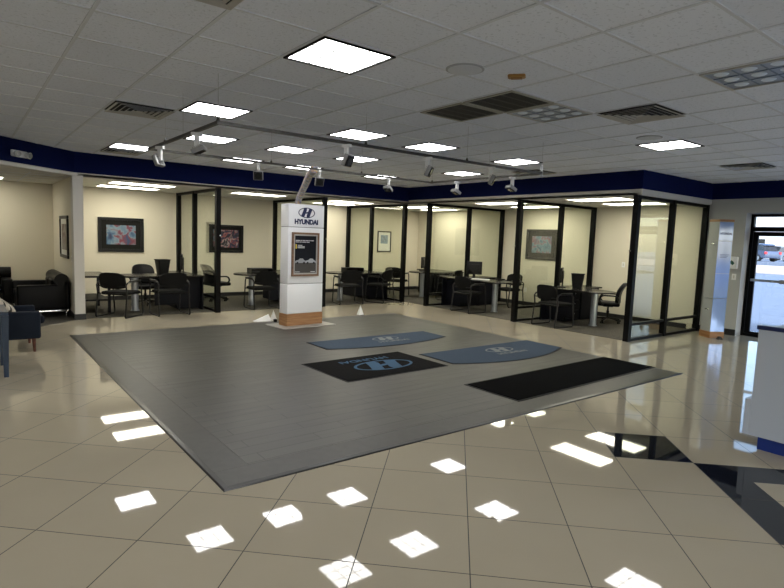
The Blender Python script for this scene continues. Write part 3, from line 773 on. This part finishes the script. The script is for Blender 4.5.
# poster frame
px0, px1, pz0, pz1 = -.315, .275, .925, 1.725
fr = B(); yv = -PD
for s in ((px0, px1, pz0, pz0+.035), (px0, px1, pz1-.035, pz1), (px0, px0+.035, pz0+.035, pz1-.035), (px1-.035, px1, pz0+.035, pz1-.035)): box(fr, s[0], s[1], yv-.025, yv, s[2], s[3])
pf = obj('poster_frame', fr, M['woodframe'], py)
bm = B()
a0, a1, b0, b1 = px0+.035, px1-.035, pz0+.035, pz1-.035
for s in ((a0, a1, b0, b0+.025), (a0, a1, b1-.025, b1), (a0, a0+.025, b0+.025, b1-.025), (a1-.025, a1, b0+.025, b1-.025)): box(bm, s[0], s[1], yv-.018, yv-.001, s[2], s[3])
obj('inner_frame', bm, mat('silver_inner_frame', (.42, .40, .38), .4, .5), pf)
bm = B(); box(bm, a0+.025, a1-.025, yv-.006, yv-.001, b0+.025, b1-.025); ps = obj('poster', bm, M['poster'], pf)
bm = B(); box(bm, a0+.026, a1-.026, yv-.007, yv-.006, b0+.026, 1.17); obj('poster_ground', bm, M['posterfloor'], ps)
bm = B()
x = -.235
for w in (.10, .03, .045, .07, .03, .06): box(bm, x, x+w, yv-.008, yv-.006, 1.572, 1.586); x += w+.012
x = -.235
for w in (.07, .05, .09, .06): box(bm, x, x+w, yv-.008, yv-.006, 1.545, 1.557); x += w+.010
for w0, w1, z in ((-.19, -.09, 1.485), (-.19, -.04, 1.46), (-.19, -.04, 1.44)): box(bm, w0, w1, yv-.008, yv-.006, z, z+.012)
box(bm, -.24, -.14, yv-.008, yv-.007, 1.0, 1.010); box(bm, .10, .20, yv-.008, yv-.007, 1.0, 1.012)
obj('poster_print', bm, M['print'], ps)
bm = B(); box(bm, -.235, -.21, yv-.008, yv-.006, 1.43, 1.51); obj('poster_mark', bm, M['yellow'], ps)
for cx_, s, mm in ((-.12, .12, mat('poster_car_silver', (.30, .31, .34), .4)), (.10, .115, mat('poster_car_white', (.38, .40, .44), .4))):
    prof = [(-1, -.25), (-1, .0), (-.8, .12), (-.45, .18), (-.15, .42), (.35, .42), (.65, .15), (.95, .05), (1, -.25)]
    bm = B(); prism(bm, [(cx_+x*s, 1.20+y*s) for x, y in prof], yv-.009, yv-.006, lambda x, y, z: (x, z, y)); obj('poster_car', bm, mm, ps)
    bm = B()
    for q in (-.6, .6): cyl(bm, (cx_+q*s, yv-.010, 1.20-.25*s), (cx_+q*s, yv-.006, 1.20-.25*s), .17*s, seg=14)
    obj('poster_wheels', bm, M['dark'], ps)
# mottled sleeve from pylon top to the far track rail
pt = [(4.93, 9.24, 2.262), (4.93, 9.20, 2.35), (4.76, 8.75, 2.47), (4.48, 8.10, 2.56), (4.22, 7.55, 2.615), (4.02, 7.06, 2.625)]
sl = rounded(pt, .3, 5)
bm = B(); tube(bm, sl, .055, 12); so = obj('cable_sleeve', bm, M['sleeve'], None, True)
tag(so, 'mottled multicoloured cable sleeve curving from the pylon top to the track', 'cable')

# small white peaked shapes on the platform rim
def wedge(label, x, y, rz, flat):
    t = thing('white_wedge', label, 'shape', (x, y, .0), rz)
    bm = B(); h = .21
    vs = [bm.verts.new(p) for p in ((-.06, -.05, 0), (.06, -.05, 0), (.06, .05, 0), (-.06, .05, 0), (0, 0, h))]
    bm.faces.new(vs[:4][::-1])
    for q in range(4): bm.faces.new((vs[q], vs[(q+1) % 4], vs[4]))
    obj('peak', bm, M['whiteplastic'], t)
    if flat:
        bm = B(); vs = [bm.verts.new(p) for p in ((-.40, -.06, 0), (-.065, -.09, 0), (-.065, .09, 0), (-.40, .03, .0), (-.10, 0, .13), (-.36, -.01, .015))]
        bm.faces.new((vs[0], vs[3], vs[2], vs[1])); bm.faces.new((vs[0], vs[1], vs[4], vs[5])); bm.faces.new((vs[3], vs[5], vs[4], vs[2])); bm.faces.new((vs[1], vs[2], vs[4])); bm.faces.new((vs[0], vs[5], vs[3]))
        obj('flap', bm, M['whiteplastic'], t)
    return t
wedge('white folded floor card with long flap, left of the pylon base', 4.83, 9.97, math.radians(-8), True)
wedge('small white peaked floor card right of the pylon, by the carpet edge', 6.90, 9.97, 0, False)
bm = B(); box(bm, -.03, .03, -.03, .03, 0, .06, .012, 2); o = obj('floor_plug', bm, M['plastic'], None, True); o.location = (4.70, 9.62, .0245); tag(o, 'small dark floor plug at the left rear of the pylon base', 'plug')

# ------------------------------------------------------------------ entrance tower
ta = math.radians(-31)
TWX, TWY = 11.36, 4.60      # near corner
tw = thing('display_tower', 'slim glossy tower with wooden base and cap beside the entrance door', 'display tower', (TWX, TWY, 0), ta)
w, l = .29, .29
gl = mat('daylight_tinted_panel', (.30, .44, .78), .08, .35)  # reflected outdoor light is put into the blue base colour
sd = mat('grey_side_panel', (.36, .37, .38), .35)
bm = B(); box(bm, -.005, w+.005, -.005, l+.005, 0, .12); obj('wood_base', bm, M['wood'], tw, label='wooden base')
for z0, z1 in ((.12, .76), (.765, 1.86), (1.865, 2.225)):
    bm = B(); box(bm, .004, w, .004, l, z0, z1); obj('body_panel', bm, sd, tw)
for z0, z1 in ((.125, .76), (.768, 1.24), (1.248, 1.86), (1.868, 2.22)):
    bm = B(); box(bm, .002, w-.002, -.002, .004, z0, z1); obj('painted_reflection_panel', bm, gl, tw, label='glossy front panel with outdoor reflection painted in bluish')
bm = B(); box(bm, -.003, w+.003, -.003, l+.003, 2.225, 2.27); obj('wood_cap', bm, M['wood'], tw, label='wooden cap')
text_mesh('HYUNDAI', .062, 'lettering', M['navy'], tw, Matrix.Translation((w/2, -.003, 2.0)) @ Matrix.Rotation(PI/2, 4, 'X'), .001, .85, .002)
bm = B()
for z in (1.60, 1.575, 1.55): box(bm, .06, .25-(1.60-z), -.004, -.002, z, z+.008)
obj('small_print', bm, M['navy'], tw)
for z in (1.80, .55):
    bm = B(); cyl(bm, (.003, .12, z), (-.03, .12, z), .012); box(bm, -.04, -.03, .05, .16, z-.008, z+.012, .003); obj('latch', bm, M['chrome'], tw, True)
bm = B(); prism(bm, [(-.05, 0), (.05, 0), (.015, .055), (-.02, .05)], -.03, .03, lambda x, y, z: (x, z, y)); o = obj('door_wedge', bm, M['plastic']); o.location = (11.36, 4.42, 0); o.rotation_euler = (0, 0, -.6)
tag(o, 'small black wedge doorstop on the floor at the foot of the tower', 'doorstop')
# box and switch on the entry wall
t = thing('wall_dispenser', 'white wall box with dark green emblem left of the entrance door', 'wall box', (XB, 4.60, 1.45))
bm = B(); box(bm, -.09, 0, -.09, .09, -.12, .12, .015, 3); obj('housing', bm, M['whiteplastic'], t, True)
bm = B(); prism(bm, [(-.05, -.01), (-.02, -.05), (.045, .0), (.01, .05), (-.02, .03)], -.094, -.088, lambda x, y, z: (z, x, y)); obj('emblem', bm, mat('dark_green_print', (.02, .09, .06), .4), t)
def plate(label, loc, rz, h=.12, name='light_switch', cat='light switch'):
    t = thing(name, label, cat, loc, rz)
    bm = B(); box(bm, -.04, .04, -.007, 0, -h/2, h/2, .002); obj('cover_plate', bm, M['whiteplastic'], t)
    bm = B()
    if cat == 'light switch': box(bm, -.014, .014, -.012, -.007, -.03, .03, .002)
    else:
        for z in (-.025, .025): box(bm, -.015, .015, -.009, -.007, z-.012, z+.012, .001)
    obj('toggle' if cat == 'light switch' else 'socket', bm, M['trim_paint'], t)
plate('white light switch plate below the wall box near the door', (XB, 4.57, 1.17), -PI/2)
plate('white light switch on the office wall near the swivel chair backrest', (XB, 6.92, 1.27), -PI/2)
plate('white switch plate on the lounge wall beside the column', (1.64, 11.78, 1.10), -PI/2)
plate('white wall socket in the middle right-row office', (XB, 9.70, .42), -PI/2, name='wall_socket', cat='socket')
plate('white wall socket low beside the front left glass panel', (XB, 10.05, .45), -PI/2, name='wall_socket', cat='socket')

# ------------------------------------------------------------------ pictures
def picture(label, loc, rz, W, H, fw, mw, matm, artm, aw=None, ah=None, az=0):
    t = thing('framed_picture', label, 'picture', loc, rz, None)
    bm = B()
    for s in ((-W/2, W/2, -H/2, -H/2+fw), (-W/2, W/2, H/2-fw, H/2), (-W/2, -W/2+fw, -H/2+fw, H/2-fw), (W/2-fw, W/2, -H/2+fw, H/2-fw)): box(bm, s[0], s[1], -.035, 0, s[2], s[3], .006, 1)
    obj('frame', bm, M['plastic'], t)
    bm = B(); box(bm, -W/2+fw, W/2-fw, -.012, -.001, -H/2+fw, H/2-fw); obj('mount', bm, matm, t)
    aw = aw or W-2*fw-2*mw; ah = ah or H-2*fw-2*mw
    bm = B(); box(bm, -aw/2, aw/2, -.014, -.012, -ah/2+az, ah/2+az); obj('artwork', bm, artm, t)
    return t
picture('wide black framed abstract in blue and red beside the pale column', (3.01, YB, 1.54), 0, .99, .80, .07, .13, M['photomat'], M['art1'], .63, .45)
picture('black framed red and blue print on dark mount behind the second partition', (5.55, YB, 1.52), 0, .92, .72, .05, .12, M['photomat'], M['art2'], .66, .46)
picture('small black framed picture with white mount, blue image', (10.73, YB, 1.57), 0, .54, .66, .035, .08, M['whitemat'], M['art3'], .28, .27, .07)
picture('black framed teal and pink picture on the right-row wall', (XB, 9.25, 1.66), -PI/2, 1.0, .80, .065, .12, M['photomat'], M['art4'], .62, .44)
picture('dark framed maroon and white picture on the lounge side wall', (1.64, 12.60, 1.49), -PI/2, 1.0, .82, .06, .12, M['whitemat'], M['art5'], .66, .5)

# ------------------------------------------------------------------ furniture prototypes
def make_visitor():
    r = thing('visitor_chair', '', 'chair')
    bm = B(); box(bm, -.245, .245, -.22, .24, .41, .475, .028, 3); obj('seat', bm, M['fabric'], r, True)
    bm = B(); n = 12
    rows = []
    for iz in range(7):
        z = .53+.30*iz/6; row = []
        for k in range(n+1):
            u = -1+2*k/n; hw = .245*(1-.06*(iz/6)**4) ; 
            zz = z - (.05*abs(u)**4 if iz == 6 else 0) + (.03*abs(u)**4 if iz == 0 else 0)
            y = -.255-.05*(iz/6)+.05*u*u
            row.append((u*hw, y, zz))
        rows.append(row)
    def sh(off): return [[bm.verts.new((x, y+off, z)) for x, y, z in row] for row in rows]
    A = sh(-.02); C = sh(.02)
    for i in range(6):
        for k in range(n):
            bm.faces.new((A[i][k], A[i][k+1], A[i+1][k+1], A[i+1][k])); bm.faces.new((C[i][k], C[i+1][k], C[i+1][k+1], C[i][k+1]))
    for k in range(n):
        bm.faces.new((A[0][k], C[0][k], C[0][k+1], A[0][k+1])); bm.faces.new((A[6][k], A[6][k+1], C[6][k+1], C[6][k]))
    for i in range(6):
        bm.faces.new((A[i][0], A[i+1][0], C[i+1][0], C[i][0])); bm.faces.new((A[i][n], C[i][n], C[i+1][n], A[i+1][n]))
    obj('backrest', bm, M['fabric'], r, True)
    for s in (-1, 1):
        x = s*.285
        path = rounded([(x, -.25, .62), (x, -.22, .655), (x, .17, .655), (x, .235, .012), (x, -.29, .012)], .07, 4)
        path += [Vector((x, -.30, .03)), Vector((x, -.245, .45)), Vector((x, -.27, .60))]
        bm = B(); tube(bm, path, .014, 8, closed=True); f = obj('side_frame', bm, M['chairframe'], r, True)
        bm = B(); box(bm, x-.025, x+.025, -.16, .15, .662, .685, .009, 2); obj('arm_pad', bm, M['plastic'], f, True)
    bm = B(); cyl(bm, (-.285, -.245, .44), (.285, -.245, .44), .011, seg=8); cyl(bm, (-.285, .19, .43), (.285, .19, .43), .011, seg=8)
    cyl(bm, (-.285, -.262, .58), (.285, -.262, .58), .010, seg=8); obj('cross_rods', bm, M['black'], r, True)
    return r
def make_exec():
    r = thing('swivel_chair', '', 'office chair')
    bm = B(); box(bm, -.26, .26, -.24, .27, .43, .53, .045, 4); obj('seat', bm, M['leather'], r, True)
    bm = B(); n = 10; m_ = 12; rows = []
    for i in range(m_+1):
        t = i/m_; z = .52+.50*t; hw = .25-.02*t-(.06*t**8)-.03*(1-t)**3; yb = -.22-.13*t+.05*math.sin(t*PI)
        rows.append([(hw*(-1+2*k/n), yb+.05*(-1+2*k/n)**2, z-.03*abs(-1+2*k/n)**3*t**3) for k in range(n+1)])
    def sh(off): return [[bm.verts.new((x, y+off, z)) for x, y, z in row] for row in rows]
    A = sh(-.035); C = sh(.035)
    for i in range(m_):
        for k in range(n):
            bm.faces.new((A[i][k], A[i][k+1], A[i+1][k+1], A[i+1][k])); bm.faces.new((C[i][k], C[i+1][k], C[i+1][k+1], C[i][k+1]))
    for k in range(n):
        bm.faces.new((A[0][k], C[0][k], C[0][k+1], A[0][k+1])); bm.faces.new((A[m_][k], A[m_][k+1], C[m_][k+1], C[m_][k]))
    for i in range(m_):
        bm.faces.new((A[i][0], A[i+1][0], C[i+1][0], C[i][0])); bm.faces.new((A[i][n], C[i][n], C[i+1][n], A[i+1][n]))
    bmesh.ops.bevel(bm, geom=[e for e in bm.edges if e.is_manifold and e.calc_face_angle(0) > .9], offset=.015, segments=2, affect='EDGES')
    obj('backrest', bm, M['leather'], r, True)
    for s in (-1, 1):
        x = s*.30
        path = rounded([(s*.25, -.20, .60), (x, -.17, .70), (x, .14, .70), (x, .20, .58), (s*.26, .10, .46)], .07, 4)
        bm = B(); tube(bm, path, .022, 8, flat=.8); obj('armrest', bm, M['plastic'], r, True)
    bm = B(); cyl(bm, (0, 0, .10), (0, 0, .30), .03); cyl(bm, (0, 0, .30), (0, 0, .42), .02); box(bm, -.1, .1, -.1, .1, .40, .435, .01); obj('gas_column', bm, M['plastic'], r, True)
    for k in range(5):
        a = 2*PI*k/5+.3; c, s = math.cos(a), math.sin(a)
        bm = B(); tube(bm, [(c*.02, s*.02, .12), (c*.16, s*.16, .105), (c*.30, s*.30, .075)], .02, 8); b_ = obj('base_leg', bm, M['plastic'], r, True)
        bm = B(); tx, ty = -s*.02, c*.02
        for q in (-1, 1): cyl(bm, (c*.30+tx*q*.5, s*.30+ty*q*.5, .034), (c*.30+tx*q*1.4, s*.30+ty*q*1.4, .034), .028, seg=14)
        cyl(bm, (c*.30, s*.30, .034), (c*.30, s*.30, .075), .008, seg=8)
        obj('caster', bm, M['plastic'], b_, True)
    return r
def make_desk(mirror, L=1.72, ret=1.55):
    """local u along the long axis from the rounded free end, v away from the visitor side"""
    f = (lambda u, v, z: (v, u, z)) if mirror else (lambda u, v, z: (u, v, z))
    def bx(u0, u1, v0, v1, z0, z1, bev=0.):
        bm = B(); a, b_ = f(u0, v0, 0), f(u1, v1, 0)
        return box(bm, min(a[0], b_[0]), max(a[0], b_[0]), min(a[1], b_[1]), max(a[1], b_[1]), z0, z1, bev, 2)
    r = thing('office_desk', '', 'desk')
    D = .78
    pts = [(.42-.42*math.sin(PI*k/14), D/2-D/2*math.cos(PI*k/14)) for k in range(15)]
    pts = [(L, 0)] + pts + [(L, D)]
    bm = B(); prism(bm, pts, .708, .74, f); bmesh.ops.bevel(bm, geom=[e for e in bm.edges if abs(e.verts[0].co.z-e.verts[1].co.z) < .001], offset=.005, segments=1, affect='EDGES')
    obj('desk_top', bm, M['laminate'], r)
    obj('return_top', bx(L-.55, L, D+.004, ret, .708, .74, .004), M['laminate'], r)
    obj('end_panel', bx(L-.03, L, .03, ret-.02, 0, .706), M['panel'], r)
    obj('modesty_panel', bx(.75, L-.032, .17, .19, .12, .706), M['panel'], r)
    ped = obj('pedestal', bx(L-.50, L-.034, .20, .74, .02, .704), M['panel'], r)
    for k in range(3): 
        dd = obj('drawer_front', bx(L-.53, L-.502, .21, .73, .05+k*.22, .25+k*.22, .003), M['panel'], ped)
        obj('handle', bx(L-.545, L-.531, .40, .54, .17+k*.22, .185+k*.22), M['alu'], dd)
    obj('return_pedestal', bx(L-.50, L-.034, D+.05, ret-.05, .02, .704), M['panel'], r)
    c = f(.42, D*.5, 0); bm = B(); cyl(bm, (c[0], c[1], .006), (c[0], c[1], .708), .068, seg=28); cyl(bm, (c[0], c[1], 0), (c[0], c[1], .012), .085, seg=28)
    obj('cylinder_leg', bm, M['silver'], r, True, 'silver cylinder leg')
    return r
def make_monitor():
    r = thing('computer_monitor', '', 'monitor')      # screen faces +Y
    bm = B(); box(bm, -.195, .195, -.02, .018, .10, .43, .008, 2); s = obj('housing', bm, M['plastic'], r, True)
    bm = B(); box(bm, -.178, .178, .018, .0195, .122, .412); obj('screen', bm, M['lens'], s)
    bm = B(); box(bm, -.14, .14, -.045, -.02, .18, .36, .01, 2); obj('rear_cover', bm, M['plastic'], s)
    bm = B(); box(bm, -.035, .035, -.045, -.02, .01, .20, .004); obj('stand', bm, M['plastic'], r)
    bm = B(); box(bm, -.12, .12, -.11, .08, 0, .014, .005); obj('foot', bm, M['plastic'], r)
    return r
def make_bin():
    r = thing('wastebasket', '', 'wastebasket')
    def rr(w, h, z): 
        out = []
        for cx_, cy_, a0 in ((w, h, 0), (-w, h, 90), (-w, -h, 180), (w, -h, 270)):
            for k in range(5):
                a = math.radians(a0+k*22.5); out.append((cx_-math.copysign(.03, cx_)+.03*math.cos(a), cy_-math.copysign(.03, cy_)+.03*math.sin(a), z))
        return out
    bm = B(); prof = [(.10, .075, 0), (.135, .105, .305), (.143, .113, .305), (.143, .113, .32), (.128, .098, .32), (.094, .068, .008)]
    rings = [[bm.verts.new(p) for p in rr(*q)] for q in prof]
    for A, C in zip(rings, rings[1:]):
        n = len(A)
        for k in range(n): bm.faces.new((A[k], A[(k+1) % n], C[(k+1) % n], C[k]))
    bm.faces.new(rings[0][::-1]); bm.faces.new(rings[-1])
    obj('bin_body', bm, M['plastic'], r, True)
    return r
VC = Proto(make_visitor()); EC = Proto(make_exec()); DL = Proto(make_desk(False, 1.72)); DR = Proto(make_desk(True, 1.52)); MO = Proto(make_monitor()); WB = Proto(make_bin())
Z0 = .006; DZ = Z0+.74+.0005
GV, GD, GE = 'black visitor chairs at the office desks', 'dark office desks', 'black swivel office chairs'
rad = math.radians
# desks
DL.put((2.42, 11.93, Z0), 0, 'dark rounded office desk with silver leg beside the pale column', GD)
DL.put((5.00, 11.98, Z0), 0, 'dark rounded office desk just left of the pylon', GD)
DL.put((7.50, 12.02, Z0), 0, 'dark rounded office desk just right of the pylon', GD)
DL.put((10.30, 11.95, Z0), 0, 'dark rounded office desk in the corner office', GD)
Proto(make_desk(True, 1.92)).put((9.80, 8.62, Z0), 0, 'dark rounded office desk carrying a monitor and white keyboard', GD)
DR.put((10.12, 6.15, Z0), 0, 'dark rounded office desk with thick silver leg nearest the entrance', GD)
# visitor chairs: facing +Y at rz = 0
for x, y, a, lb in [(2.44, 11.68, -46, 'black sled-base visitor chair turned sideways beside the pale column'),
                    (3.31, 11.58, 4, 'black sled-base visitor chair seen from behind at the first desk'),
                    (5.38, 11.74, 0, 'black sled-base visitor chair seen from behind just left of the pylon'),
                    (7.72, 11.76, -12, 'black sled-base visitor chair just right of the pylon'),
                    (8.72, 11.78, 25, 'black sled-base visitor chair beside the partition with the small picture'),
                    (10.08, 12.75, -60, 'black sled-base visitor chair at the left end of the corner office desk'),
                    (10.95, 11.45, 20, 'black sled-base visitor chair in front of the corner desk, behind glass'),
                    (9.60, 9.30, -92, 'black sled-base visitor chair in front of the monitor desk'),
                    (11.35, 9.66, 85, 'black sled-base visitor chair behind the monitor desk, beside the partition'),
                    (9.70, 6.97, -95, 'black sled-base visitor chair nearest the viewer in the entrance-side office'),
                    ]:
    VC.put((x, y, Z0), rad(a), lb, GV).scale = (1.06, 1.06, 1.03)
for x, y, a, lb in [(3.25, 13.15, 178, 'black swivel chair behind the first desk, padded back above the top'),
                    (4.95, 13.40, -80, 'black swivel chair with arms seen through the second glass partition'),
                    (11.30, 6.72, 30, 'black swivel chair behind the desk nearest the entrance')]:
    ch = EC.put((x, y, Z0), rad(a), lb, GE)
    if a == 178: ch.scale = (1, 1, .88)
# monitors and bins
MO.put((3.83, 12.45, DZ), rad(70), 'thin black monitor seen edge-on on the first desk')
MO.put((6.30, 12.35, DZ), rad(60), 'black monitor edge-on, half hidden at the left edge of the pylon')
MO.put((10.75, 12.35, DZ), rad(30), 'black monitor in the corner office beside a partition post')
MO.put((10.35, 9.92, DZ), rad(-46), 'black monitor standing behind the white keyboard')
MO.put((10.55, 7.45, DZ), rad(30), 'thin black monitor edge-on, on the desk nearest the entrance')
WB.put((3.42, 12.42, DZ), rad(15), 'black tapered wastebasket standing on the first desk', 'wastebaskets standing on desks')
WB.put((10.68, 7.12, DZ), rad(-60), 'black tapered wastebasket on the desk nearest the entrance', 'wastebaskets standing on desks')
t = thing('computer_keyboard', 'white computer keyboard in front of the monitor', 'keyboard', (10.15, 9.50, DZ), rad(-60))
bm = B(); box(bm, -.22, .22, -.07, .07, 0, .018, .005); obj('base', bm, M['whiteplastic'], t)
bm = B()
for a in range(14):
    for b_ in range(5): box(bm, -.205+a*.0295, -.205+a*.0295+.024, -.058+b_*.024, -.058+b_*.024+.019, .018, .024)
obj('keys', bm, M['whiteplastic'], t)
# low hutches on the desk returns in the second and third offices
def hutch(label, x, y):
    t = thing('document_tray', label, 'tray', (x, y, DZ), 0)
    bm = B(); box(bm, -.28, .28, -.14, .14, 0, .012); box(bm, -.28, -.268, -.14, .14, .012, .10); box(bm, .268, .28, -.14, .14, .012, .10); box(bm, -.268, .268, .128, .14, .012, .10); obj('tray_body', bm, M['plastic'], t)
    bm = B(); box(bm, -.28, .28, -.14, .14, .10, .11); obj('upper_shelf', bm, M['plastic'], t)
hutch('black two-level document tray on the desk left of the pylon', 5.75, 12.62)
hutch('black two-level document tray on the desk right of the pylon', 8.45, 12.64)
# side table against lounge wall in the first office
t = thing('side_table', 'dark side table with lower shelf directly beside the pale column', 'table', (2.12, 12.55, Z0), 0)
bm = B(); box(bm, -.30, .26, -.35, .85, .70, .74, .004); obj('table_top', bm, M['laminate'], t)
for x in (-.26, .22):
    for y in (-.31, .81):
        bm = B(); box(bm, x-.025, x+.025, y-.025, y+.025, 0, .70); obj('leg', bm, M['panel'], t)
bm = B(); box(bm, -.28, .24, -.33, .83, .24, .27); obj('shelf', bm, M['panel'], t)

# ------------------------------------------------------------------ lounge
def make_sofa(W, label, loc, rz):
    r = thing('leather_sofa', label, 'sofa', loc, rz)       # faces +Y, back at y = 0
    D = .83
    bm = B(); box(bm, -W/2+.02, W/2-.02, .04, D-.03, .14, .34, .02, 2); obj('base', bm, M['leather'], r, True)
    for s in (-1, 1):
        x0, x1 = (-W/2, -W/2+.18) if s < 0 else (W/2-.18, W/2)
        bm = B(); box(bm, x0, x1, .03, D, .15, .60, .035, 4); obj('armrest', bm, M['leather'], r, True)
    n = 2; iw = (W-.36)/n
    for k in range(n):
        a = -W/2+.18+k*iw
        bm = B(); box(bm, a+.004, a+iw-.004, .22, D-.01, .34, .47, .035, 4); obj('seat_cushion', bm, M['leather'], r, True)
        bm = B(); box(bm, a+.004, a+iw-.004, .10, .28, .42, .70, .05, 4); obj('back_cushion', bm, M['leather'], r, True)
    bm = B(); tube(bm, [(-W/2, .13, .69), (W/2, .13, .69)], .12, 24); obj('back_roll', bm, M['leather'], r, True)
    bm = B(); box(bm, -W/2, W/2, .01, .10, .15, .67, .02, 2); obj('back_panel', bm, M['leather'], r, True)
    bm = B(); box(bm, -W/2, W/2, .02, .05, .095, .135, .004); box(bm, -W/2, W/2, D-.05, D-.02, .095, .135, .004)
    for s in (-1, 1):
        a = s*(W/2-.02); box(bm, a-.015, a+.015, .05, D-.05, .095, .135, .004)
    obj('chrome_rail', bm, M['chrome'], r, True)
    for sx in (-1, 1):
        for y in (.06, D-.06):
            bm = B(); cyl(bm, (sx*(W/2-.04), y, 0), (sx*(W/2-.04), y, .10), .018); obj('leg', bm, M['chrome'], r, True)
    return r
make_sofa(1.30, 'black leather sofa seen from its arm side against the lounge wall', (1.61, 12.56, Z0), PI/2)
make_sofa(1.75, 'black leather sofa against the rear lounge wall, cut by the left edge', (-.05, 14.15, Z0), PI)
# navy armchair
t = thing('armchair', 'navy upholstered armchair with reddish wooden legs on the tiles', 'armchair', (.39, 9.12, 0), -PI/2)   # faces +X
bm = B(); box(bm, -.30, .30, -.38, .44, .22, .36, .03, 3); obj('seat_base', bm, M['bluefabric'], t, True)
bm = B(); box(bm, -.27, .27, -.30, .50, .36, .47, .04, 4); obj('seat_cushion', bm, M['bluefabric'], t, True)
for s in (-1, 1):
    x0, x1 = (-.40, -.30) if s < 0 else (.30, .40)
    bm = B(); box(bm, x0, x1, -.42, .44, .18, .55, .03, 3); obj('armrest', bm, M['bluefabric'], t, True)
bm = B(); box(bm, -.30, .30, -.46, -.32, .20, .74, .04, 3); obj('backrest', bm, M['bluefabric'], t, True)
for x in (-.34, .34):
    for y in (-.36, .36):
        bm = B(); cyl(bm, (x, y, .18), (x, y+(.004 if y > 0 else -.004), 0), .026, .016, 12); obj('leg', bm, M['redwood'], t, True, 'reddish wooden leg')
# striped cushion leaning in the armchair
def stripe_mat():
    m = mat('striped_cushion_cloth', (.5, .45, .35), .85); N = NM(m)
    tc = N.n.new('ShaderNodeTexCoord'); sp = N.n.new('ShaderNodeSeparateXYZ'); N.l.new(tc.outputs['Object'], sp.inputs[0])
    f = N.v('FRACT', N.v('MULTIPLY', N.v('ADD', sp.outputs[0], sp.outputs[2]), 11.)); c = N.mix(N.v('LESS_THAN', f, .35), (.50, .45, .36), (.05, .045, .04)); N.l.new(c, N.b.inputs['Base Color']); return m
bm = B(); box(bm, -.23, .23, -.06, .06, -.2, .2, .055, 4); o = obj('throw_pillow', bm, stripe_mat(), None, True); o.location = (.40, 9.02, .63); o.rotation_euler = (math.radians(48), 0, -PI/2)
tag(o, 'beige striped throw pillow leaning in the navy armchair', 'pillow')
# blue side table at the left edge
t = thing('side_table', 'blue painted table with tapered leg at the left picture edge', 'table', (-.02, 7.75, 0), 0)
bm = B(); box(bm, -.42, .42, -.36, .36, .69, .735, .006); obj('table_top', bm, M['bluewood'], t)
bm = B(); box(bm, -.38, .38, -.32, .32, .60, .69); obj('apron', bm, M['bluewood'], t)
for x in (-.385, .385):
    for y in (-.33, .33):
        bm = B(); w0, w1 = .037, .022
        lo = [bm.verts.new((x+a*w1, y+b_*w1, 0)) for a, b_ in ((-1, -1), (1, -1), (1, 1), (-1, 1))]; hi = [bm.verts.new((x+a*w0, y+b_*w0, .69)) for a, b_ in ((-1, -1), (1, -1), (1, 1), (-1, 1))]
        bm.faces.new(lo[::-1]); bm.faces.new(hi)
        for q in range(4): bm.faces.new((lo[q], lo[(q+1) % 4], hi[(q+1) % 4], hi[q]))
        obj('leg', bm, M['bluewood'], t)

# ------------------------------------------------------------------ reception counter
ct = thing('reception_counter', 'white reception counter with navy top and blue plinth at right edge', 'counter', (5.335, 1.775, 0), 0)
bm = B(); box(bm, .0, .06, -2.2, 0, .12, 1.04, .003, 1); box(bm, .06, .75, -.06, 0, .12, 1.04, .003, 1); obj('front_panel', bm, M['counterwhite'], ct)
bm = B(); box(bm, -.012, .072, -2.22, .012, 1.04, 1.075, .003, 1); obj('navy_cap', bm, M['counternavy'], ct)
bm = B(); box(bm, .062, .78, -2.18, -.062, .72, .75, .003, 1); obj('work_surface', bm, M['counterwhite'], ct)
bm = B(); box(bm, .05, .72, -2.17, -.06, 0, .12); obj('plinth', bm, M['counterblue'], ct, label='bright blue plinth')
bm = B(); box(bm, .0, .34, .0, .05, .12, .43, .004); obj('side_panel', bm, M['counterwhite'], ct)

# ------------------------------------------------------------------ world, sun, camera
sc = bpy.context.scene
w = bpy.data.worlds.new('World'); sc.world = w; w.use_nodes = True
n = w.node_tree.nodes; l = w.node_tree.links
sk = n.new('ShaderNodeTexSky'); sk.sky_type = 'NISHITA'; sk.sun_disc = False; sk.sun_elevation = math.radians(38); sk.sun_rotation = math.radians(200); sk.dust_density = 2.5
l.new(sk.outputs[0], n['Background'].inputs['Color']); n['Background'].inputs['Strength'].default_value = 1.0
sun = bpy.data.lights.new('sun', 'SUN'); sun.energy = 6; sun.angle = .02; sun.color = (.80, .90, 1)
so = bpy.data.objects.new('sun', sun); COL.objects.link(so); so.rotation_euler = Vector((1, .35, -1.1)).to_track_quat('-Z', 'Y').to_euler()
sc.cycles.diffuse_bounces = 8; sc.cycles.max_bounces = 14; sc.cycles.transparent_max_bounces = 24
f, p, r_, yw = 556.72, -.1006, .0359, .6615
fw = Vector((math.sin(yw)*math.cos(p), math.cos(yw)*math.cos(p), math.sin(p)))
rt = Vector((math.cos(yw), -math.sin(yw), 0)); up = rt.cross(fw)
rt2 = rt*math.cos(r_)+up*math.sin(r_); up2 = -rt*math.sin(r_)+up*math.cos(r_)
cam = bpy.data.cameras.new('camera'); co = bpy.data.objects.new('camera', cam); COL.objects.link(co)
cam.sensor_width = 36; cam.sensor_fit = 'HORIZONTAL'; cam.lens = f/784*36; cam.clip_start = .05; cam.clip_end = 500
Mx = Matrix((( rt2.x, up2.x, -fw.x, 0), (rt2.y, up2.y, -fw.y, 0), (rt2.z, up2.z, -fw.z, 1.70), (0, 0, 0, 1)))
co.matrix_world = Mx; sc.camera = co
vs = sc.view_settings; vs.view_transform = 'Standard'; vs.look = 'None'; vs.exposure = -.42; vs.gamma = 1; vs.use_curve_mapping = False
